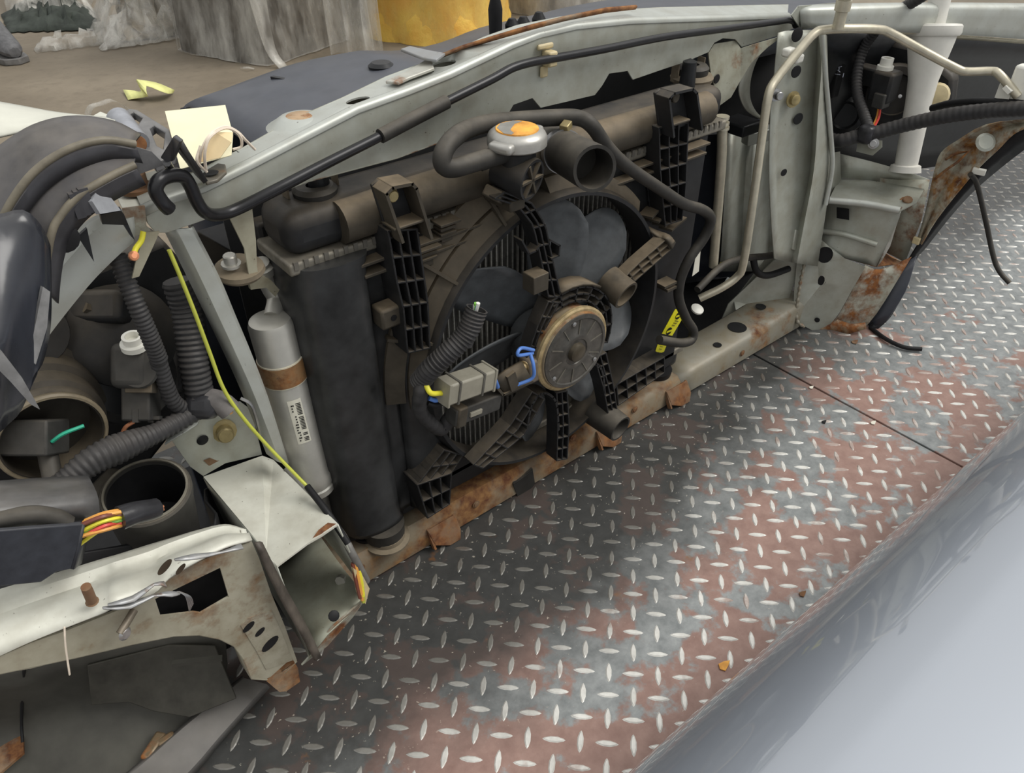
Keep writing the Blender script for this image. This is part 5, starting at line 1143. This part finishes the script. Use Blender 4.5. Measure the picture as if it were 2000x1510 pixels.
t = thing('under_tray', 'dusty dark under tray with pale edge strip below the torn apron', 'under tray', (-.28, .05, 0))
ut = plain('dusty_tray_plastic', (.060, .058, .050), .6, var=.4, dust=.5, dustcol=(.13, .125, .105), scale=14)
loft('tray', [[aZ(-60, 1330, .16), aZ(-60, 1420, .06), aZ(-60, 1530, .03), aZ(-60, 1600, .02)], [aZ(60, 1300, .15), aZ(60, 1400, .05), aZ(60, 1500, .02), aZ(60, 1600, .015)], [aZ(200, 1260, .14), aZ(220, 1360, .05), aZ(200, 1480, .015), aZ(160, 1600, .012)], [aZ(330, 1240, .12), aZ(350, 1330, .05), aZ(330, 1420, .012), aZ(240, 1560, .012)], [aZ(440, 1240, .10), aZ(440, 1320, .03), aZ(380, 1400, .010), aZ(290, 1500, .010)]], ut, t, solid=.003, res=4, cres=3)
loft('edge_strip', [[aZ(474, 1322, .022), aZ(478, 1326, .026), aZ(520, 1336, .018), aZ(526, 1342, .010)], [aZ(360, 1415, .022), aZ(364, 1419, .026), aZ(430, 1436, .016), aZ(436, 1442, .008)], [aZ(250, 1510, .022), aZ(256, 1514, .026), aZ(370, 1505, .016), aZ(378, 1512, .006)], [aZ(120, 1610, .022), aZ(126, 1614, .026), aZ(260, 1610, .016), aZ(270, 1618, .006)]], plain('grey_tray_edge', (.13, .125, .12), .5, var=.3, dust=.4, dustcol=(.22, .2, .17), scale=20), t, solid=.003, res=3)
slab('mud_flap', [aZ(a, b, z) for a, b, z in ((170, 1300, .12), (330, 1260, .11), (420, 1262, .10), (462, 1365, .05), (370, 1402, .045), (300, 1390, .05), (250, 1372, .06), (178, 1378, .07))], .003, plain('mud_flap_plastic', (.045, .043, .036), .6, var=.3, dust=.5, dustcol=(.10, .095, .075)), t, bevel=.001)
boxes('flap_rib', [rib(aZ(340, 1298, .112), aZ(432, 1288, .106), .005, .004, V((0, 0, 1)))], ut, t)
tube('tray_seam', [aZ(48, 1300, .16), aZ(44, 1350, .10), aZ(42, 1410, .055), aZ(44, 1450, .04)], .0015, rubber_dk, t, n=6)
slab('rusty_edge', [aZ(a, b, .036) for a, b in ((-40, 1420), (20, 1375), (44, 1400), (46, 1470), (0, 1510), (-40, 1530))], .003, rusty, t)
boxes('dirt_clump', [boxv(aZ(325, 1445, .022), .018, .010, .008)], paint('dried_mud', (.20, .14, .08), rust=.4, dirt=.6, scale=30), t, bevel=.003)
boxes('dirt_clump', [boxv(aZ(300, 1458, .022), .03, .012, .008, V((.8, .6, 0)))], paint('dried_mud', (1, 1, 1)), t, bevel=.003)

# ================================================================ background
def film_mat(name, col, a0, a1):
    m, t_, p, c = new_mat(name)
    mp = N(t_, 'ShaderNodeMapping'); mp.inputs['Scale'].default_value = (1, 1, .35); L(t_, c, mp.inputs[0])
    n = noise(t_, mp.outputs[0], 12, 5, .6)
    setin(t_, p, 'Base Color', col); p.inputs['Roughness'].default_value = .22
    setin(t_, p, 'Alpha', ramp(t_, n, .35, .72, (a0, a0, a0, 1), (a1, a1, a1, 1)))
    bump(t_, p, n, .6, .02); return m
film = film_mat('clear_stretch_film', (.74, .72, .66), .06, .62)
film_y = film_mat('yellowed_stretch_film', (.84, .66, .22), .2, .6)
def pseudo(x, y, z):
    return math.sin(x * 13.1 + z * 7.3) * .5 + math.sin(y * 17.7 - z * 11.9 + 1.3) * .5 + math.sin((x + y) * 31 + z * 5) * .3
def sack(name, c, rx, ry, h, rot, mat, par, lump=.03, n=40, m=22, sq=3.2, taper=.9, seed=0):
    vs_, fs = [], []
    for j in range(m + 1):
        f = j / m
        for i in range(n):
            a = 2 * math.pi * i / n; ca, sa = math.cos(a), math.sin(a)
            r = (abs(ca) ** sq + abs(sa) ** sq) ** (-1 / sq)
            k_ = (1 - (1 - taper) * f) * (1 if f < .94 else max(.02, (1 - f) / .06))
            k_ *= 1 + lump * pseudo(a * .7 + seed, f * 2 + seed, f * 1.7)
            x_, y_ = ca * r * rx * k_, sa * r * ry * k_
            vs_.append((c.x + x_ * math.cos(rot) - y_ * math.sin(rot), c.y + x_ * math.sin(rot) + y_ * math.cos(rot), c.z + min(f, .96) * h + .01 * pseudo(a, f, seed) * f))
    for j in range(m):
        for i in range(n): fs.append((j * n + i, j * n + (i + 1) % n, (j + 1) * n + (i + 1) % n, (j + 1) * n + i))
    fs.append(tuple(range(n - 1, -1, -1))); fs.append(tuple(range(m * n, m * n + n)))
    return obj(name, vs_, fs, mat, par, ang=60)
GZ = -.014
def away(px, py, d):
    p = aZ(px, py, GZ); v = p - CAM; v.z = 0; v.normalize(); return p + v * d
c = away(525, 128, .33); c.z = GZ
t = thing('wrapped_bundle', 'dark brown scrap bundle wrapped tightly in clear stretch film', 'bundle', c)
sack('load', c + V((0, 0, .002)), .25, .25, .95, .38, plain('dark_scrap_load', (.075, .064, .050), .7, var=.4, scale=7, bmp=.3), t, seed=1, sq=9, n=56)
sack('stretch_film', c + V((0, 0, .004)), .262, .262, .98, .38, film, t, lump=.035, seed=1.1, sq=9, n=56)
tail = aZ(522, 118, .0)
loft('film_tail', [[tail + V((-.06, -.01, .5)), tail + V((.05, .0, .5))], [tail + V((-.035, -.03, .2)), tail + V((.03, -.02, .2))], [tail + V((-.02, -.05, .05)), tail + V((.02, -.05, .05))], [tail + V((.0, -.10, -.010)), tail + V((.04, -.08, -.010))]], film, t, solid=.004, res=4)
c = away(690, 112, .62); c.z = GZ
t = thing('wrapped_bundle', 'grey scrap bundle behind loose hanging film beside the yellow one', 'bundle', c)
sack('load', c, .13, .13, .95, .9, plain('grey_brown_load', (.12, .105, .09), .7, var=.5, scale=11, bmp=.4), t, seed=3)
hf = [away(px, 118, .02 + .04 * (i_ % 2)) for i_, px in enumerate((648, 665, 682, 700, 716, 735, 750))]
loft('hanging_film', [[p + V((0, 0, .015)) for p in hf], [p + V((.01 * (-1) ** i, .03, .35)) for i, p in enumerate(hf)], [p + V((.02 * (-1) ** i, .02, .8)) for i, p in enumerate(hf)]], film, t, solid=.003, res=4, cres=4)
c = away(862, 96, .36); c.z = GZ
t = thing('wrapped_bundle', 'bright yellow-orange sack bundle wrapped in film', 'bundle', c)
ym, t_, p, cc_ = new_mat('yellow_sack')
n_ = noise(t_, cc_, 7, 6); setin(t_, p, 'Base Color', mix(t_, ramp(t_, n_, .35, .65), (.80, .42, .07), (.88, .62, .12))); p.inputs['Roughness'].default_value = .45; bump(t_, p, noise(t_, cc_, 18, 6), .6, .01)
sack('load', c, .30, .27, .9, .5, ym, t, lump=.05, seed=5)
sack('stretch_film', c + V((0, 0, .003)), .310, .280, .93, .5, film_y, t, lump=.055, seed=5.1)
c = away(1062, 56, .52); c.z = GZ
t = thing('wrapped_bundle', 'pale grey film-wrapped bundle right of the yellow sack', 'bundle', c)
sack('load', c, .26, .26, .8, .2, plain('pale_load', (.26, .24, .21), .7, var=.4, scale=12, bmp=.3), t, seed=8)
sack('stretch_film', c + V((0, 0, .003)), .27, .27, .83, .2, film, t, seed=8.1)
c = away(460, 30, .42); c.z = GZ
t = thing('wrapped_bundle', 'yellow drum shape half hidden by cloudy film behind the dark bundle', 'bundle', c)
sack('load', c + V((0, 0, .10)), .16, .16, .7, .2, plain('dull_yellow', (.55, .42, .06), .5, var=.3, scale=9), t, seed=9)
sack('base', c, .15, .15, .2, .2, rubber_dk, t, seed=9)
# loose film heap
def heap(name, px0, px1, py0, py1, h, mat, par, n=26, m=14, seed=0.0, dep=.5):
    vs_, fs = [], []
    for j in range(m + 1):
        for i in range(n + 1):
            f, g2 = i / n, j / m
            p = away(px0 + (px1 - px0) * f, py0 + (py1 - py0) * f, g2 * dep)
            e = min(1, f * 5, (1 - f) * 5) * min(1, g2 * 3 + .02)
            p.z = GZ + .004 + e * h * (.5 + .5 * f) * (.6 + .4 * g2) * (1 + .45 * pseudo(f * 3 + seed, g2 * 2, seed + f)) + .018 * abs(pseudo(f * 9, g2 * 7 + seed, 2)) * e
            p += V((.02 * pseudo(g2 * 4, f * 6, seed), .02 * pseudo(f * 5, g2, seed), 0)); vs_.append(p)
    for j in range(m):
        for i in range(n): fs.append((j * (n + 1) + i, j * (n + 1) + i + 1, (j + 1) * (n + 1) + i + 1, (j + 1) * (n + 1) + i))
    return obj(name, vs_, fs, mat, par, solid=.002, ang=50)
c = away(300, 85, .2); c.z = GZ
t = thing('film_heap', 'crumpled heap of clear plastic film lying on the yard floor', 'plastic film', c)
heap('film', 196, 460, 103, 62, .34, film, t, seed=.4, dep=.5)
heap('film_strand', 76, 250, 105, 84, .05, film, t, n=20, m=4, seed=2.2, dep=.10)
heap('rubbish', 235, 445, 84, 60, .26, plain('mixed_rubbish', (.30, .25, .18), .6, var=.8, scale=14, bmp=.4), t, seed=1.4, dep=.4)
c = away(90, 60, .2); c.z = GZ
t = thing('folded_tarp', 'dark green folded tarpaulin under pale film by the boot', 'tarp', c)
heap('tarp', 12, 192, 66, 60, .07, plain('dark_green_cloth', (.038, .046, .038), .7, var=.4, scale=20), t, n=18, m=8, seed=.9, dep=.4)
heap('film_cover', 20, 188, 46, 44, .30, film, t, n=22, m=10, seed=3.1, dep=.6)
t = thing('paper_ribbon', 'crumpled pale yellow ribbon lying on the yard floor', 'ribbon', aZ(290, 180, GZ))
rp_ = [[aZ(a, b, GZ + h + .006), aZ(c_, d_, GZ + h)] for a, b, c_, d_, h in ((240, 175, 250, 195, .003), (262, 177, 268, 192, .010), (276, 178, 288, 189, .022), (266, 157, 287, 184, .040), (274, 156, 286, 168, .050), (304, 161, 308, 176, .040), (325, 169, 328, 183, .022), (341, 176, 338, 182, .004))]
loft('ribbon', rp_, plain('lemon_paper', (.80, .80, .32), .6, var=.08), t, solid=.001, res=2)
t = thing('film_scrap', 'thin scrap of curled white film on the yard floor', 'plastic film', aZ(200, 205, GZ))
rp_ = [aZ(a, b, GZ + h) for a, b, h in ((165, 222, .004), (172, 206, .03), (190, 200, .04), (214, 193, .05), (236, 204, .02), (245, 212, .004))]
loft('scrap', [[p, p + V((.01, -.02, -.006))] for p in rp_], film, t, solid=.001, res=4)
t = thing('film_scrap', 'small white scrap beside the tie of the dark bundle', 'plastic film', aZ(480, 132, GZ))
loft('scrap', [[aZ(468, 131, GZ + .003), aZ(470, 135, GZ + .003)], [aZ(484, 130, GZ + .016), aZ(485, 134, GZ + .012)], [aZ(497, 133, GZ + .003), aZ(496, 136, GZ + .003)]], film, t, solid=.001, res=3)
# a worker standing at the back
pf = aZ(8, 118, GZ)
t = thing('person', 'person in dark trousers and grey work boots standing by the tarpaulin', 'person', pf)
fw = (RGT * .75 - V((math.sin(YAW), math.cos(YAW), 0)) * .66).normalized()
sk = bpy.data.meshes.new('body')
sidew = V((-fw.y, fw.x, 0)); base = aZ(40, 127, GZ) - fw * .19 - sidew * .13; base.z = 0
J = {'pel': (0, 0, .92), 'chest': (0, 0, 1.32), 'neck': (0, 0, 1.48), 'head': (.02, 0, 1.60), 'crown': (.02, 0, 1.70)}
for s, n2 in ((1, 'a'), (-1, 'b')):
    J.update({'hip' + n2: (0, .10 * s, .88), 'knee' + n2: (.03, .12 * s, .48), 'ank' + n2: (0, .13 * s, .12), 'sh' + n2: (0, .19 * s, 1.38), 'el' + n2: (.02, .25 * s, 1.10), 'wr' + n2: (.14, .22 * s, .90), 'ha' + n2: (.19, .20 * s, .84)})
names = list(J); sidew = V((-fw.y, fw.x, 0))
cosw = [base + fw * J[k_][0] + sidew * J[k_][1] + V((0, 0, J[k_][2])) for k_ in names]
ed = [('pel', 'chest'), ('chest', 'neck'), ('neck', 'head'), ('head', 'crown')]
for n2 in 'ab': ed += [('pel', 'hip' + n2), ('hip' + n2, 'knee' + n2), ('knee' + n2, 'ank' + n2), ('chest', 'sh' + n2), ('sh' + n2, 'el' + n2), ('el' + n2, 'wr' + n2), ('wr' + n2, 'ha' + n2)]
sk.from_pydata([tuple(p) for p in cosw], [(names.index(a), names.index(b)) for a, b in ed], [])
ob = bpy.data.objects.new('body', sk); COL.objects.link(ob); put(ob, t)
sk.materials.append(plain('dark_work_cloth', (.020, .026, .030), .8, var=.3))
sm = ob.modifiers.new('skin', 'SKIN')
RR = dict(pel=.15, chest=.16, neck=.06, head=.10, crown=.07, hip=.10, knee=.075, ank=.070, sh=.075, el=.05, wr=.035, ha=.03)
for i, k_ in enumerate(names):
    r_ = RR.get(k_, RR.get(k_[:-1], .05)); sk.skin_vertices[0].data[i].radius = (r_, r_)
sk.skin_vertices[0].data[0].use_root = True
s2 = ob.modifiers.new('sub', 'SUBSURF'); s2.levels = s2.render_levels = 1
for n2 in 'ab':
    a_ = base + fw * J['ank' + n2][0] + sidew * J['ank' + n2][1]; a_.z = GZ
    bt = obj('boot', *(lambda S: ([p for s_ in S for p in s_], [(i * 8 + k_, i * 8 + (k_ + 1) % 8, i * 8 + 8 + (k_ + 1) % 8, i * 8 + 8 + k_) for i in range(len(S) - 1) for k_ in range(8)] + [tuple(range(7, -1, -1)), tuple(range(len(S) * 8 - 8, len(S) * 8))]))([[a_ + fw * x_ + sidew * (w_ * math.cos(q * math.pi / 4)) + V((0, 0, .018 + h_ / 2 + h_ / 2 * math.sin(q * math.pi / 4))) for q in range(8)] for x_, w_, h_ in ((-.09, .03, .15), (-.08, .045, .19), (-.02, .05, .19), (.05, .050, .13), (.11, .052, .08), (.16, .045, .065), (.185, .025, .045))]), plain('grey_boot', (.13, .13, .135), .55, var=.3), t, sub=1)
    slab('sole', [a_ + fw * x_ + sidew * w_ + V((0, 0, .024)) for x_, w_ in ((-.095, 0), (-.08, .04), (.02, .045), (.12, .054), (.17, .045), (.195, 0), (.17, -.045), (.12, -.054), (.02, -.045), (-.08, -.04))], .023, plain('grey_sole', (.17, .165, .16), .6), bt, d=(0, 0, -1), bevel=.003)

# ================================================================ car panel standing in the foreground
pm, t_, p, cc_ = new_mat('silver_blue_car_paint')
setin(t_, p, 'Base Color', (.33, .36, .41)); p.inputs['Metallic'].default_value = .35; p.inputs['Roughness'].default_value = .36; p.inputs['Coat IOR'].default_value = 1.9
p.inputs['Coat Weight'].default_value = 1.0; p.inputs['Coat Roughness'].default_value = .04
t = thing('car_panel', 'glossy blue-grey car body panel reflecting the tread plate', 'car panel', (.5, -.5, 0))
prof = [(-.568 + .16 * math.cos(math.radians(a_)), .078 + .16 * math.sin(math.radians(a_))) for a_ in (-29, -15, 0, 15, 30, 45, 60, 75, 87)] + [(-.66, .242), (-.80, .246), (-.95, .235), (-1.02, .20), (-1.05, .12), (-1.05, .0)]
xs = [(-.42, .25), (-.40, .8), (-.36, .97), (-.25, 1), (.3, 1), (.9, 1), (1.35, 1), (1.45, .97), (1.49, .8), (1.51, .25)]
loft('panel', [[V((x_, -.71 + (y_ + .71) * (.9 + .1 * k_), max(0, z_ * k_))) for y_, z_ in prof] for x_, k_ in xs], pm, t, solid=.002, res=4, cres=4)

# ================================================================ small debris on the plates
for i, (px, py, s, mt_, lb_) in enumerate(((1670, 668, .010, rust_m, 'orange rust flake on the plate below the corner panel'), (1706, 826, .007, label_m, 'white paper crumb beside the plate seam'), (1585, 757, .006, label_m, 'small white crumb near the crossmember end'), (1610, 824, .006, rubber_dk, 'small black chip on the red plate'), (1568, 1160, .007, rust_m, 'brown chip lying near the glossy car panel'), (1415, 1300, .010, orange_st, 'thin orange leaf scrap by the car panel edge'))):
    c = aZ(px, py, .001)
    o = slab('debris_flake', [c + V((s * r_ * math.cos(a), s * r_ * math.sin(a) * .6, .001)) for a, r_ in ((0, 1), (1.1, .7), (2.0, 1), (3.1, .8), (4.2, 1), (5.2, .6))], .0012, mt_, None)
    tag(o, lb_, 'debris', 'loose flakes on the plates')
